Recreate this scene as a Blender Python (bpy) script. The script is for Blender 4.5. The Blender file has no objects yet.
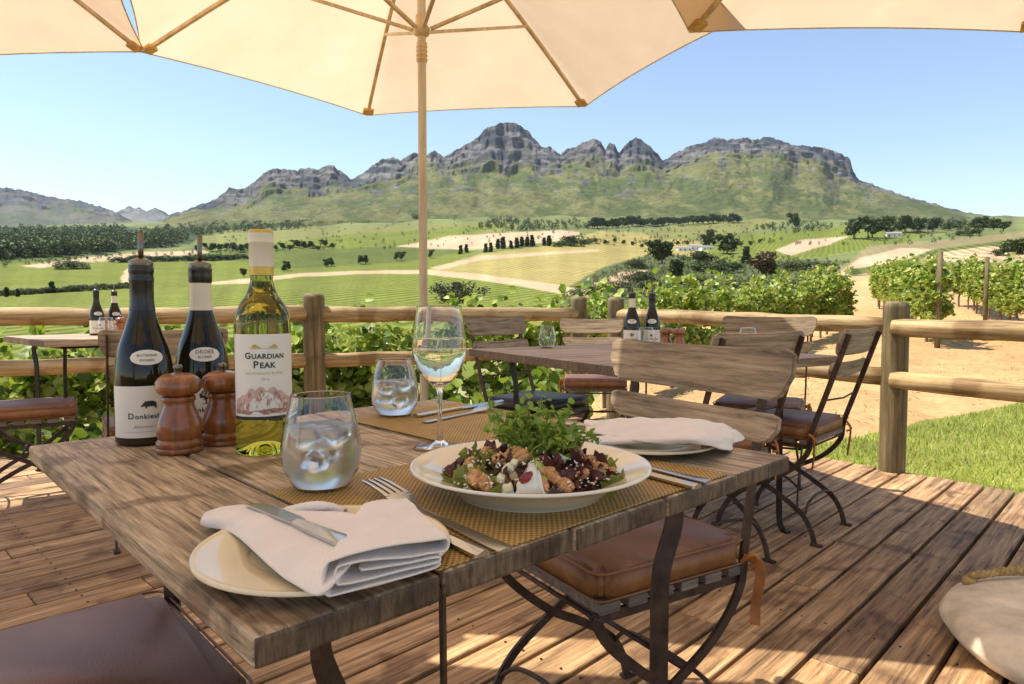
HAZE=2e-5; EXPO=.58; WBT=6700; OZ=.5
import bpy, bmesh, math, random
import numpy as np
from mathutils import Vector, Matrix, noise as mnoise
R = math.radians
random.seed(7); rng = np.random.default_rng(7)
scene = bpy.context.scene
col = scene.collection
CAMH = 0.955; FPX = 682.67; PITCH = R(3.02)

# ------------------------------------------------------------------ helpers
def at(px, py, z):
    """world point of height z seen at a photo position"""
    cx = (px-512)/FPX; cy = (342-py)/FPX
    dy = math.cos(PITCH)+cy*math.sin(PITCH); dz = -math.sin(PITCH)+cy*math.cos(PITCH)
    t = (z-CAMH)/dz
    return Vector((cx*t, dy*t, z))

def link(o, parent=None):
    col.objects.link(o)
    if parent is not None: o.parent = parent
    return o

def tag(o, label=None, cat=None, group=None, kind=None):
    if label: o['label'] = label
    if cat: o['category'] = cat
    if group: o['group'] = group
    if kind: o['kind'] = kind
    return o

def empty(name, loc=(0,0,0), rz=0.0):
    o = bpy.data.objects.new(name, None); o.empty_display_size = .05
    o.location = loc; o.rotation_euler = (0,0,rz)
    return link(o)

def mesh_obj(name, V, F, mats, parent=None, smooth=False, mi=None, attr=None):
    me = bpy.data.meshes.new(name)
    me.from_pydata([tuple(v) for v in V], [], [tuple(f) for f in F])
    if not isinstance(mats, (list, tuple)): mats = [mats]
    for m in mats: me.materials.append(m)
    if mi is not None: me.polygons.foreach_set('material_index', list(mi))
    if smooth: me.polygons.foreach_set('use_smooth', [True]*len(me.polygons))
    if attr is not None:
        for k, vals in attr.items():
            a = me.attributes.new(k, 'FLOAT_COLOR', 'POINT')
            arr = np.ones((len(vals),4), dtype=np.float32); arr[:,:vals.shape[1]] = vals
            a.data.foreach_set('color', arr.ravel())
    me.update()
    o = bpy.data.objects.new(name, me)
    return link(o, parent)

def np_mesh(name, V, F, mats, parent=None, smooth=False, attr=None):
    """fast: V (n,3), F (m,k) arrays"""
    me = bpy.data.meshes.new(name)
    V = np.asarray(V, dtype=np.float32); F = np.asarray(F, dtype=np.int32)
    me.vertices.add(len(V)); me.vertices.foreach_set('co', V.ravel())
    me.loops.add(F.size); me.loops.foreach_set('vertex_index', F.ravel())
    me.polygons.add(len(F)); k = F.shape[1]
    me.polygons.foreach_set('loop_start', np.arange(0, F.size, k, dtype=np.int32))
    me.polygons.foreach_set('loop_total', np.full(len(F), k, dtype=np.int32))
    if not isinstance(mats, (list, tuple)): mats = [mats]
    for m in mats: me.materials.append(m)
    me.update(calc_edges=True); me.validate()
    if smooth: me.polygons.foreach_set('use_smooth', [True]*len(me.polygons))
    if attr:
        for kk, vals in attr.items():
            a = me.attributes.new(kk, 'FLOAT_COLOR', 'POINT')
            arr = np.ones((len(vals),4), dtype=np.float32); arr[:,:vals.shape[1]] = vals
            a.data.foreach_set('color', arr.ravel())
    o = bpy.data.objects.new(name, me)
    return link(o, parent)

class MB:
    def __init__(s): s.V=[]; s.F=[]; s.M=[]; s.C=[]
    def add(s, V, F, m=0, c=None):
        b=len(s.V); s.V += [Vector(v) for v in V]; s.F += [tuple(i+b for i in f) for f in F]; s.M += [m]*len(F)
        s.C += [c if c is not None else (.5,.5,.5)]*len(V)
    def bm(s, bm, m=0, c=None):
        bm.verts.index_update()
        s.add([v.co.copy() for v in bm.verts], [[v.index for v in f.verts] for f in bm.faces], m, c); bm.free()
    def box(s, c, size, bev=0.0, rot=None, m=0, seg=2, col=None):
        bm = bmesh.new(); bmesh.ops.create_cube(bm, size=1)
        bmesh.ops.scale(bm, vec=size, verts=bm.verts)
        if bev>0: bmesh.ops.bevel(bm, geom=bm.edges[:], offset=bev, segments=seg, affect='EDGES', profile=.5)
        if rot is not None: bmesh.ops.transform(bm, matrix=rot.to_4x4(), verts=bm.verts)
        bmesh.ops.translate(bm, vec=c, verts=bm.verts); s.bm(bm, m, col)
    def lathe(s, prof, n=32, c=(0,0,0), m=0, close=False):
        V=[]; F=[]; k=len(prof)
        for i in range(n):
            a=2*math.pi*i/n
            for (r,z) in prof: V.append((c[0]+r*math.cos(a), c[1]+r*math.sin(a), c[2]+z))
        for i in range(n):
            j=(i+1)%n
            for q in range(k-1):
                F.append((i*k+q, j*k+q, j*k+q+1, i*k+q+1))
            if close: F.append((i*k+k-1, j*k+k-1, j*k, i*k))
        bm=bmesh.new(); vs=[bm.verts.new(v) for v in V]
        for f in F:
            try: bm.faces.new([vs[i] for i in f])
            except Exception: pass
        bmesh.ops.remove_doubles(bm, verts=bm.verts, dist=1e-6)
        s.bm(bm, m)
    def tube(s, path, r, n=8, m=0, caps=True, wd=None, flat=None, col=None):
        """round tube, or flat bar when flat=(half width along wd, half thickness)"""
        P=[Vector(p) for p in path]; k=len(P); rr = r if isinstance(r,(list,tuple)) else [r]*k
        V=[]; F=[]; up=None
        for i,p in enumerate(P):
            t=(P[min(i+1,k-1)]-P[max(i-1,0)]).normalized()
            if flat:
                w=Vector(wd); w=(w-t*w.dot(t)).normalized(); b=t.cross(w)
                hw,ht=flat
                for a,c in ((-1,-1),(1,-1),(1,1),(-1,1)): V.append(p+w*hw*a+b*ht*c)
            else:
                if up is None:
                    up = Vector((0,0,1)) if abs(t.z)<.9 else Vector((1,0,0))
                u=(up-t*up.dot(t)).normalized(); up=u; b=t.cross(u)
                for q in range(n):
                    a=2*math.pi*q/n; V.append(p+(u*math.cos(a)+b*math.sin(a))*rr[i])
        n = 4 if flat else n
        for i in range(k-1):
            for q in range(n):
                q2=(q+1)%n; F.append((i*n+q,i*n+q2,(i+1)*n+q2,(i+1)*n+q))
        if caps: F.append(tuple(range(n-1,-1,-1))); F.append(tuple((k-1)*n+q for q in range(n)))
        s.add(V,F,m,col)
    def build(s, name, mats, parent=None, smooth=False, fix=True, auto=None):
        o=mesh_obj(name, s.V, s.F, mats, parent, smooth, s.M, {'var':np.array(s.C,dtype=np.float32)})
        if fix:
            bm=bmesh.new(); bm.from_mesh(o.data); bmesh.ops.recalc_face_normals(bm, faces=bm.faces); bm.to_mesh(o.data); bm.free()
        if auto: autosmooth(o, auto)
        return o

def autosmooth(o, deg):
    me=o.data; me.polygons.foreach_set('use_smooth',[True]*len(me.polygons))
    try: me.set_sharp_from_angle(angle=R(deg))
    except Exception: pass

def copy_tree(o, parent=None):
    c=o.copy(); col.objects.link(c)
    if parent is not None: c.parent=parent
    for ch in [x for x in o.children]: copy_tree(ch, c)
    return c

def smooth_path(P, n=8):
    P=[Vector(p) for p in P]; out=[]
    for i in range(len(P)-1):
        p0=P[max(i-1,0)];p1=P[i];p2=P[i+1];p3=P[min(i+2,len(P)-1)]
        for q in range(n):
            t=q/n
            out.append(.5*((2*p1)+(p2-p0)*t+(2*p0-5*p1+4*p2-p3)*t*t+(-p0+3*p1-3*p2+p3)*t*t*t))
    out.append(P[-1]); return out

# ------------------------------------------------------------------ materials
def newmat(name):
    m=bpy.data.materials.new(name); m.use_nodes=True; nt=m.node_tree
    b=nt.nodes['Principled BSDF']; return m, nt, b
def N(nt, typ, **kw):
    n=nt.nodes.new(typ)
    for k,v in kw.items():
        if k.startswith('i_'): n.inputs[k[2:].replace('_',' ')].default_value=v
        else: setattr(n,k,v)
    return n
def L(nt,a,b): nt.links.new(a,b)
def ramp(nt, fac, stops):
    r=nt.nodes.new('ShaderNodeValToRGB'); e=r.color_ramp.elements
    while len(e)<len(stops): e.new(.5)
    for i,(p,c) in enumerate(stops):
        e[i].position=p; e[i].color=(c[0],c[1],c[2],1)
    L(nt,fac,r.inputs['Fac']); return r.outputs['Color']
def mixc(nt, fac, a, b, mode='MIX'):
    n=nt.nodes.new('ShaderNodeMix'); n.data_type='RGBA'; n.blend_type=mode
    for sock,v in ((n.inputs[0],fac),(n.inputs[6],a),(n.inputs[7],b)):
        if isinstance(v,(int,float)): sock.default_value=v
        elif isinstance(v,(tuple,list)): sock.default_value=(v[0],v[1],v[2],1)
        else: L(nt,v,sock)
    return n.outputs[2]
def coords(nt, scale=(1,1,1), kind='Object', rot=(0,0,0)):
    tc=nt.nodes.new('ShaderNodeTexCoord'); mp=nt.nodes.new('ShaderNodeMapping')
    mp.inputs['Scale'].default_value=scale; mp.inputs['Rotation'].default_value=rot
    L(nt,tc.outputs[kind],mp.inputs['Vector']); return mp.outputs['Vector']
def noise(nt, vec, scale=5, detail=4, rough=.55, dist=0):
    n=nt.nodes.new('ShaderNodeTexNoise'); n.inputs['Scale'].default_value=scale; n.inputs['Detail'].default_value=detail
    n.inputs['Roughness'].default_value=rough; n.inputs['Distortion'].default_value=dist
    if vec is not None: L(nt,vec,n.inputs['Vector'])
    return n.outputs['Fac']
def bump(nt, b, h, strength=.3, dist=.002):
    n=nt.nodes.new('ShaderNodeBump'); n.inputs['Strength'].default_value=strength; n.inputs['Distance'].default_value=dist
    L(nt,h,n.inputs['Height']); L(nt,n.outputs['Normal'],b.inputs['Normal'])

def simple(name, c, rough=.5, metal=0, var=.25, scale=8, bmp=0, kind='Object', bd=.001, spec=.5, coat=0):
    m,nt,b=newmat(name); v=coords(nt,(1,1,1),kind)
    f=noise(nt,v,scale,5)
    L(nt, ramp(nt,f,[(.3,[x*(1-var) for x in c]),(.7,[min(1,x*(1+var)) for x in c])]), b.inputs['Base Color'])
    b.inputs['Roughness'].default_value=rough; b.inputs['Metallic'].default_value=metal
    b.inputs['Specular IOR Level'].default_value=spec
    if coat: b.inputs['Coat Weight'].default_value=coat
    if bmp: bump(nt,b,noise(nt,v,scale*6,4),bmp,bd)
    return m

def wood(name, dark, mid, light, axis=1, fine=60, rough=.75, stain=None, varamt=.5, bmp=.5, knots=True):
    """grain stretched along the local axis (0 x, 1 y, 2 z)"""
    m,nt,b=newmat(name)
    s=[fine]*3; s[axis]=fine*.045
    att=nt.nodes.new('ShaderNodeAttribute'); att.attribute_name='var'
    tc=nt.nodes.new('ShaderNodeTexCoord')
    off=N(nt,'ShaderNodeVectorMath',operation='MULTIPLY_ADD'); L(nt,att.outputs['Color'],off.inputs[0]); off.inputs[1].default_value=(7,9,11); L(nt,tc.outputs['Object'],off.inputs[2])
    mp=nt.nodes.new('ShaderNodeMapping'); mp.inputs['Scale'].default_value=s; L(nt,off.outputs[0],mp.inputs['Vector'])
    g=noise(nt,mp.outputs['Vector'],1,7,.72,.35)
    mp2=nt.nodes.new('ShaderNodeMapping'); s2=[fine*.12]*3; s2[axis]=fine*.02; mp2.inputs['Scale'].default_value=s2; L(nt,off.outputs[0],mp2.inputs['Vector'])
    g2=noise(nt,mp2.outputs['Vector'],1,4,.6,1.6)
    c1=ramp(nt,g,[(.24,[x*.45 for x in dark]),(.34,dark),(.5,mid),(.70,light)])
    if axis==1 and name.endswith('tabletop'):   # sawn plank ends: darker end grain with fine upright cracks
        mpe=nt.nodes.new('ShaderNodeMapping'); mpe.inputs['Scale'].default_value=(190,20,28); L(nt,off.outputs[0],mpe.inputs['Vector'])
        ge=noise(nt,mpe.outputs['Vector'],1,6,.7,.2); ce=ramp(nt,ge,[(.3,[x*.35 for x in dark]),(.55,[mid[0]*.42,mid[1]*.36,mid[2]*.30]),(.78,[x*.7 for x in mid])])
        sp_=nt.nodes.new('ShaderNodeSeparateXYZ'); L(nt,tc.outputs['Normal'],sp_.inputs[0]); ab=N(nt,'ShaderNodeMath',operation='ABSOLUTE'); L(nt,sp_.outputs['Y'],ab.inputs[0])
        endf=ramp(nt,ab.outputs[0],[(.5,(0,0,0)),(.8,(1,1,1))]); c1=mixc(nt,endf,c1,ce); g=mixc(nt,endf,g,ge)
    c2=ramp(nt,g2,[(.3,(.55,.55,.55)),(.62,(1.15,1.15,1.15))])
    c=mixc(nt,.75,c1,c2,'MULTIPLY')
    hsv=nt.nodes.new('ShaderNodeHueSaturation'); L(nt,c,hsv.inputs['Color'])
    mr=N(nt,'ShaderNodeMapRange'); L(nt,att.outputs['Fac'],mr.inputs['Value']); mr.inputs['To Min'].default_value=1-varamt*.5; mr.inputs['To Max'].default_value=1+varamt*.5
    L(nt,mr.outputs['Result'],hsv.inputs['Value']); c=hsv.outputs['Color']
    if stain:
        sc,th,colr=stain
        f=noise(nt,tc.outputs['Object'],sc,3,.5,.3)
        f=ramp(nt,f,[(th,(0,0,0)),(th+.09,(1,1,1))])
        c=mixc(nt,f,c,mixc(nt,.75,c,colr,'MULTIPLY'))
    L(nt,c,b.inputs['Base Color']); b.inputs['Roughness'].default_value=rough
    hb=mixc(nt,.5,g,g2)
    bump(nt,b,hb,bmp,.0025)
    return m

M={}
M['deck']=wood('deck_boards',(.10,.055,.026),(.39,.225,.10),(.68,.45,.24),1,60,.7,(6,.56,(.42,.34,.30)),.85,.7)
M['table']=wood('weathered_tabletop',(.10,.065,.036),(.45,.33,.205),(.76,.60,.41),1,190,.6,(12,.545,(.34,.26,.20)),.35,.8)
M['table2']=wood('grey_tabletop',(.2,.14,.09),(.44,.31,.2),(.6,.45,.3),1,60,.6,None,.3,.5)
M['slat']=wood('grey_slat_wood',(.13,.09,.05),(.36,.26,.16),(.56,.43,.28),0,80,.7,None,.3,.6)
M['seatslat']=wood('dark_slat_wood',(.08,.06,.045),(.2,.15,.11),(.3,.23,.16),1,80,.7,None,.3,.5)
M['pole_log']=wood('treated_log',(.14,.09,.04),(.43,.29,.125),(.64,.47,.25),0,40,.75,(4,.54,(.5,.4,.3)),.4,1.0)
M['post_log']=wood('old_post_wood',(.06,.045,.02),(.18,.13,.055),(.33,.25,.12),2,34,.75,(4,.55,(.45,.5,.35)),.3,.6)
M['umb_pole']=wood('pale_umbrella_pole',(.56,.46,.31),(.72,.61,.44),(.82,.73,.56),2,30,.4,None,.2,.1)
M['umb_wood']=wood('varnished_umbrella_wood',(.52,.38,.20),(.68,.52,.30),(.80,.65,.42),2,30,.4,None,.2,.1)
M['rust']=simple('rusty_brown_iron',(.075,.045,.03),.55,.5,.5,30,.5)
M['blackiron']=simple('dark_iron',(.028,.022,.02),.45,.5,.4,30,.3)
M['steel']=simple('stainless_steel',(.56,.56,.55),.22,1,.05,4)
M['stone']=simple('cast_concrete',(.74,.61,.44),.85,0,.3,9,.9,bd=.004)
M['greymetal']=simple('galvanised_plate',(.30,.33,.37),.45,.7,.15,12)
M['rope']=simple('old_rope',(.42,.28,.1),.9,0,.4,60,.6)
M['cork']=simple('pepper_white',(.7,.7,.66),.4)

def leather(name, top, side, rough=.38):
    m,nt,b=newmat(name); v=coords(nt)
    geo=nt.nodes.new('ShaderNodeNewGeometry')
    f=noise(nt,v,4,4,.5,.2)
    c=ramp(nt,f,[(.3,[x*.7 for x in top]),(.7,[x*1.35 for x in top])])
    f2=noise(nt,v,14,5,.7)
    cs=ramp(nt,f2,[(.3,[x*.6 for x in side]),(.7,[x*1.4 for x in side])])
    tc=nt.nodes.new('ShaderNodeTexCoord'); sep=nt.nodes.new('ShaderNodeSeparateXYZ'); L(nt,tc.outputs['Normal'],sep.inputs[0])
    r=ramp(nt,sep.outputs['Z'],[(.55,(0,0,0)),(.85,(1,1,1))])
    L(nt,mixc(nt,r,cs,c),b.inputs['Base Color'])
    b.inputs['Roughness'].default_value=rough
    vo=nt.nodes.new('ShaderNodeTexVoronoi'); vo.inputs['Scale'].default_value=350; L(nt,v,vo.inputs['Vector'])
    f3=noise(nt,v,32,6,.7,1.5); h=mixc(nt,.35,f3,vo.outputs['Distance']); bump(nt,b,h,.55,.0025)
    return m
M['leather']=leather('brown_leather',(.155,.075,.055),(.28,.115,.035),.52)
M['leather_dark']=leather('dark_leather',(.20,.095,.068),(.18,.08,.04),.45)
M['leather_shaded']=leather('shaded_leather',(.04,.035,.035),(.03,.02,.017),.35)  # cushion leather with the shadow on the seat put into its colour
M['strap']=simple('tan_leather_strap',(.38,.13,.03),.55,0,.35,20,.3)

def glass(name, c=(1,1,1), rough=0.0, ior=1.45, noisy=0):
    m,nt,b=newmat(name); b.inputs['Base Color'].default_value=(*c,1); b.inputs['Roughness'].default_value=rough
    b.inputs['IOR'].default_value=ior; b.inputs['Transmission Weight'].default_value=1
    v=coords(nt)
    f=noise(nt,v,40,2)
    if noisy: bump(nt,b,f,noisy,.002)
    else: bump(nt,b,f,.02,.0002)
    return m
M['glass']=glass('clear_glass')
M['water']=glass('iced_water',(.95,.97,.98),.32,1.33,.6)
M['wine']=glass('pale_wine',(.98,.95,.72),0,1.34)
M['ice']=glass('ice',(.97,.98,1),.12,1.31,.8)
M['greenglass']=glass('yellow_green_glass',(.50,.55,.09),.0,1.36)
def darkglass():
    m,nt,b=newmat('dark_bottle_glass'); v=coords(nt)
    f=noise(nt,v,9,3)
    L(nt,ramp(nt,f,[(.35,(.010,.009,.004)),(.7,(.05,.036,.010))]),b.inputs['Base Color'])
    b.inputs['Roughness'].default_value=.07; b.inputs['Specular IOR Level'].default_value=.4
    return m
M['darkglass']=darkglass()
M['paper']=simple('label_paper',(.80,.77,.68),.55,0,.03,20)
M['ink']=simple('black_ink',(.03,.028,.025),.5,0,.1)
M['greyink']=simple('grey_ink',(.22,.2,.17),.5,0,.1)
M['goldink']=simple('gold_ink',(.55,.42,.12),.45,0,.1)
M['pinkink']=simple('red_brown_ink',(.42,.22,.17),.6,0,.3,120)
M['pinkink2']=simple('pale_red_brown_ink',(.62,.42,.35),.6,0,.2,120)
M['foil']=simple('black_capsule',(.015,.013,.012),.3,0,.2,20,coat=.1)
M['creamfoil']=simple('cream_capsule',(.72,.66,.5),.4,0,.05,20)
M['goldfoil']=simple('gold_capsule',(.62,.42,.08),.35,.3,.15,20)
M['chrome']=simple('pourer_steel',(.20,.18,.15),.3,1,.1,10)
M['rubber']=simple('black_rubber',(.02,.018,.017),.5,0,.2)
def millwood():
    m,nt,b=newmat('polished_mill_wood'); v=coords(nt,(1,1,1))
    w=coords(nt,(34,34,7)); f=noise(nt,w,1.6,5,.6,1.0)
    L(nt,ramp(nt,f,[(.25,(.09,.026,.008)),(.5,(.27,.085,.022)),(.75,(.42,.15,.045))]),b.inputs['Base Color'])
    b.inputs['Roughness'].default_value=.28; b.inputs['Coat Weight'].default_value=.4; b.inputs['Coat Roughness'].default_value=.12
    return m
M['mill']=millwood()
M['porcelain']=simple('cream_porcelain',(.80,.68,.45),.12,0,.02,6,coat=.3)
M['porcelain2']=simple('pale_porcelain',(.84,.77,.62),.12,0,.02,6,coat=.3)
def cloth():
    m,nt,b=newmat('white_linen'); v=coords(nt)
    f=noise(nt,v,26,4); L(nt,ramp(nt,f,[(.3,(.83,.735,.66)),(.7,(.90,.81,.735))]),b.inputs['Base Color'])
    b.inputs['Roughness'].default_value=.9; b.inputs['Sheen Weight'].default_value=.3
    w=nt.nodes.new('ShaderNodeTexVoronoi'); w.inputs['Scale'].default_value=900; L(nt,v,w.inputs['Vector'])
    h=mixc(nt,.35,f,w.outputs['Distance']); bump(nt,b,h,.5,.003); return m
M['linen']=cloth()
def mat_weave():
    m,nt,b=newmat('woven_placemat')
    v=coords(nt,(1,1,1))
    sep=nt.nodes.new('ShaderNodeSeparateXYZ'); L(nt,v,sep.inputs[0])
    def wv(out,fr,ph):
        a=N(nt,'ShaderNodeMath',operation='MULTIPLY_ADD'); L(nt,out,a.inputs[0]); a.inputs[1].default_value=fr; a.inputs[2].default_value=ph
        s=N(nt,'ShaderNodeMath',operation='SINE'); L(nt,a.outputs[0],s.inputs[0]); return s.outputs[0]
    K=2*math.pi/.0068
    sx=wv(sep.outputs['X'],K,0); sy=wv(sep.outputs['Y'],K,0)
    p=N(nt,'ShaderNodeMath',operation='MULTIPLY'); L(nt,sx,p.inputs[0]); L(nt,sy,p.inputs[1])
    a=N(nt,'ShaderNodeMath',operation='MULTIPLY_ADD'); L(nt,p.outputs[0],a.inputs[0]); a.inputs[1].default_value=.5; a.inputs[2].default_value=.5
    f=noise(nt,v,30,3)
    c=ramp(nt,a.outputs[0],[(.1,(.20,.11,.025)),(.5,(.40,.24,.06)),(.9,(.58,.38,.12))])
    L(nt,mixc(nt,.5,c,ramp(nt,f,[(.3,(.7,.7,.7)),(.7,(1.2,1.2,1.2))]),'MULTIPLY'),b.inputs['Base Color'])
    b.inputs['Roughness'].default_value=.6
    bump(nt,b,a.outputs[0],.8,.0012); return m
M['weave']=mat_weave()

def leafmat(name, cols, trans=.35, rough=.5, big=None):
    m,nt,b=newmat(name)
    geo=nt.nodes.new('ShaderNodeNewGeometry')
    c=ramp(nt,geo.outputs['Random Per Island'],[(i/(len(cols)-1),x) for i,x in enumerate(cols)])
    v=coords(nt,(1,1,1)); f=noise(nt,v,2.2 if not big else big,3)
    c=mixc(nt,.6,c,ramp(nt,f,[(.3,(.6,.62,.6)),(.7,(1.3,1.25,1.1))]),'MULTIPLY')
    L(nt,c,b.inputs['Base Color']); b.inputs['Roughness'].default_value=rough
    tr=nt.nodes.new('ShaderNodeBsdfTranslucent'); L(nt,c,tr.inputs['Color'])
    mx=nt.nodes.new('ShaderNodeMixShader'); mx.inputs[0].default_value=trans
    L(nt,b.outputs[0],mx.inputs[1]); L(nt,tr.outputs[0],mx.inputs[2]); L(nt,mx.outputs[0],nt.nodes['Material Output'].inputs['Surface'])
    return m
M['vineleaf']=leafmat('vine_leaves',[(.06,.12,.012),(.19,.30,.03),(.36,.47,.05),(.52,.58,.14),(.30,.30,.06)])
M['shrubleaf']=leafmat('shrub_leaves',[(.08,.15,.02),(.2,.3,.03),(.36,.44,.06)])
M['treeleaf']=leafmat('tree_leaves',[(.04,.065,.018),(.07,.11,.028),(.12,.165,.045)],.15,.7,.25)
M['treeolive']=leafmat('olive_tree_leaves',[(.05,.065,.02),(.09,.10,.035),(.13,.14,.05)],.15,.7,.25)
M['treebrown']=leafmat('brown_tree_leaves',[(.12,.075,.035),(.17,.11,.05),(.12,.12,.04)],.15,.7,.25)
M['grassblade']=leafmat('grass_blades',[(.16,.22,.025),(.33,.39,.045),(.50,.50,.12),(.55,.47,.2)],.3,.6,1.1)
M['bark']=simple('bark',(.16,.11,.07),.9,0,.4,20,.6)
M['vinebark']=simple('vine_bark',(.22,.14,.085),.9,0,.4,20,.6)
M['whitewall']=simple('white_plaster',(.75,.72,.66),.8,0,.05,2)
M['roof']=simple('grey_roof',(.30,.28,.27),.7,0,.2,2)
M['darkpane']=simple('dark_window',(.05,.06,.07),.2,0,.2,2)
def canopy():
    m,nt,b=newmat('cream_canvas'); v=coords(nt)
    f=noise(nt,v,3,5,.6); f2=noise(nt,coords(nt,(1,1,1)),260,2)
    c=ramp(nt,f,[(.3,(.74,.55,.36)),(.7,(.82,.63,.43))])
    L(nt,c,b.inputs['Base Color']); b.inputs['Roughness'].default_value=.9
    tr=nt.nodes.new('ShaderNodeBsdfTranslucent'); L(nt,c,tr.inputs['Color'])
    mx=nt.nodes.new('ShaderNodeMixShader'); mx.inputs[0].default_value=.52
    f3=noise(nt,v,9,4,.6,1.2); bump(nt,b,mixc(nt,.25,f3,f2),.5,.006)
    L(nt,b.outputs[0],mx.inputs[1]); L(nt,tr.outputs[0],mx.inputs[2]); L(nt,mx.outputs[0],nt.nodes['Material Output'].inputs['Surface'])
    return m
M['canopy']=canopy()
# ------------------------------------------------------------------ terrain
PXC=[-150,180,420,560,700,850,1024,1200]
DEP=[2,5,8,12,20,35,70,150,300,600,1100,1800,2600,3400]
# each entry: number <100 in the first seven = height z; later = photo row
def zrow(zs, ys):
    out=list(zs)
    for d,y in zip(DEP[len(zs):], ys): out.append(CAMH+(306-y)/FPX*d)
    return out
PROF=[
 zrow([-.5,-.8,-1.1,-1.5,-2.2,-3.4,-4.0],[303,288,268,250,238,233,233]),
 zrow([-.5,-.8,-1.0,-1.3,-2.0,-3.2,-3.8],[303,288,268,250,238,230,222]),
 zrow([-.4,-.6,-.8,-1.1,-1.6,-2.6,-3.0],[300,281,264,246,230,218,210]),
 zrow([-.3,-.35,-.5,-.7,-1.0,-1.5,-1.5],[299,278,255,240,228,216,208]),
 zrow([-.12,-.13,-.2,-.3,-.2,-.1,-.5],[300,285,258,241,229,218,209]),
 zrow([-.12,-.12,-.12,-.1,.25,1.1,3.2],[275,266,250,238,228,219,210]),
 zrow([-.12,-.12,-.12,-.05,.45,1.7,4.2],[262,249,238,231,226,223,218]),
 zrow([-.12,-.12,-.12,-.05,.5,1.9,5],[260,247,236,230,226,224,222]),
]
PROF=np.array(PROF); LD=np.log(DEP)
KX=(np.array(PXC)-512)/FPX
def smooth(x): return x*x*(3-2*x)
def terr(X,Y):
    X=np.asarray(X,float); Y=np.asarray(Y,float); Yc=np.clip(Y,2,3400)
    k=np.clip(X/Yc,KX[0],KX[-1]); ld=np.log(Yc)
    zz=np.array([np.interp(ld,LD,p) for p in PROF])
    i=np.clip(np.searchsorted(KX,k,side='right')-1,0,len(KX)-2)
    f=(k-KX[i])/(KX[i+1]-KX[i])
    zz=np.take_along_axis(zz,i[None],0)[0]*(1-f)+np.take_along_axis(zz,(i+1)[None],0)[0]*f if zz.ndim==2 else zz[i]*(1-f)+zz[i+1]*f
    und=(np.sin(X/41.+1)*np.cos(Y/57.)+.5*np.sin(X/17.-Y/23.))
    zz=zz+und*np.clip((Y-40)/600,0,1)*3.0
    zz=zz+.03*np.sin(X*1.7)*np.cos(Y*1.3)*np.clip((Y-7)/5,0,1)
    return zz
def tz(x,y): return float(terr(np.array([x]),np.array([y]))[0])
def project(X,Y,Z):
    f=Y*math.cos(PITCH)-(Z-CAMH)*math.sin(PITCH); u=Y*math.sin(PITCH)+(Z-CAMH)*math.cos(PITCH)
    return 512+X/f*FPX, 342-u/f*FPX
_D=np.exp(np.linspace(math.log(9),math.log(3300),900))
def hit(px,py):
    """first terrain point seen at a photo position (beyond the vines)"""
    k=(px-512)/FPX
    X=k*_D; Z=terr(X,_D); _,py2=project(X,_D,Z)
    w=np.where(py2<=py)[0]
    i=w[0] if len(w) else len(_D)-1
    return X[i],_D[i],Z[i]

# value noise
def vnoise(x,y,seed=0):
    xi=np.floor(x).astype(int); yi=np.floor(y).astype(int); fx=x-xi; fy=y-yi
    def h(a,b):
        n=(a*374761393+b*668265263+seed*974634777)&0x7fffffff
        n=((n^(n>>13))*1274126177)&0x7fffffff
        return ((n^(n>>16))&0xffff)/65535.
    fx=smooth(fx); fy=smooth(fy)
    return (h(xi,yi)*(1-fx)+h(xi+1,yi)*fx)*(1-fy)+(h(xi,yi+1)*(1-fx)+h(xi+1,yi+1)*fx)*fy
def fbm(x,y,o=5,seed=0,g=.5):
    s=0;a=1;t=0
    for i in range(o): s=s+a*vnoise(x*2**i,y*2**i,seed+i); t+=a; a*=g
    return s/t
def inpoly(px,py,poly):
    r=np.zeros(px.shape,bool); n=len(poly); j=n-1
    for i in range(n):
        xi,yi=poly[i]; xj,yj=poly[j]
        c=((yi>py)!=(yj>py)) & (px<(xj-xi)*(py-yi)/((yj-yi) if yj!=yi else 1e-9)+xi)
        r^=c; j=i
    return r

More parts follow.
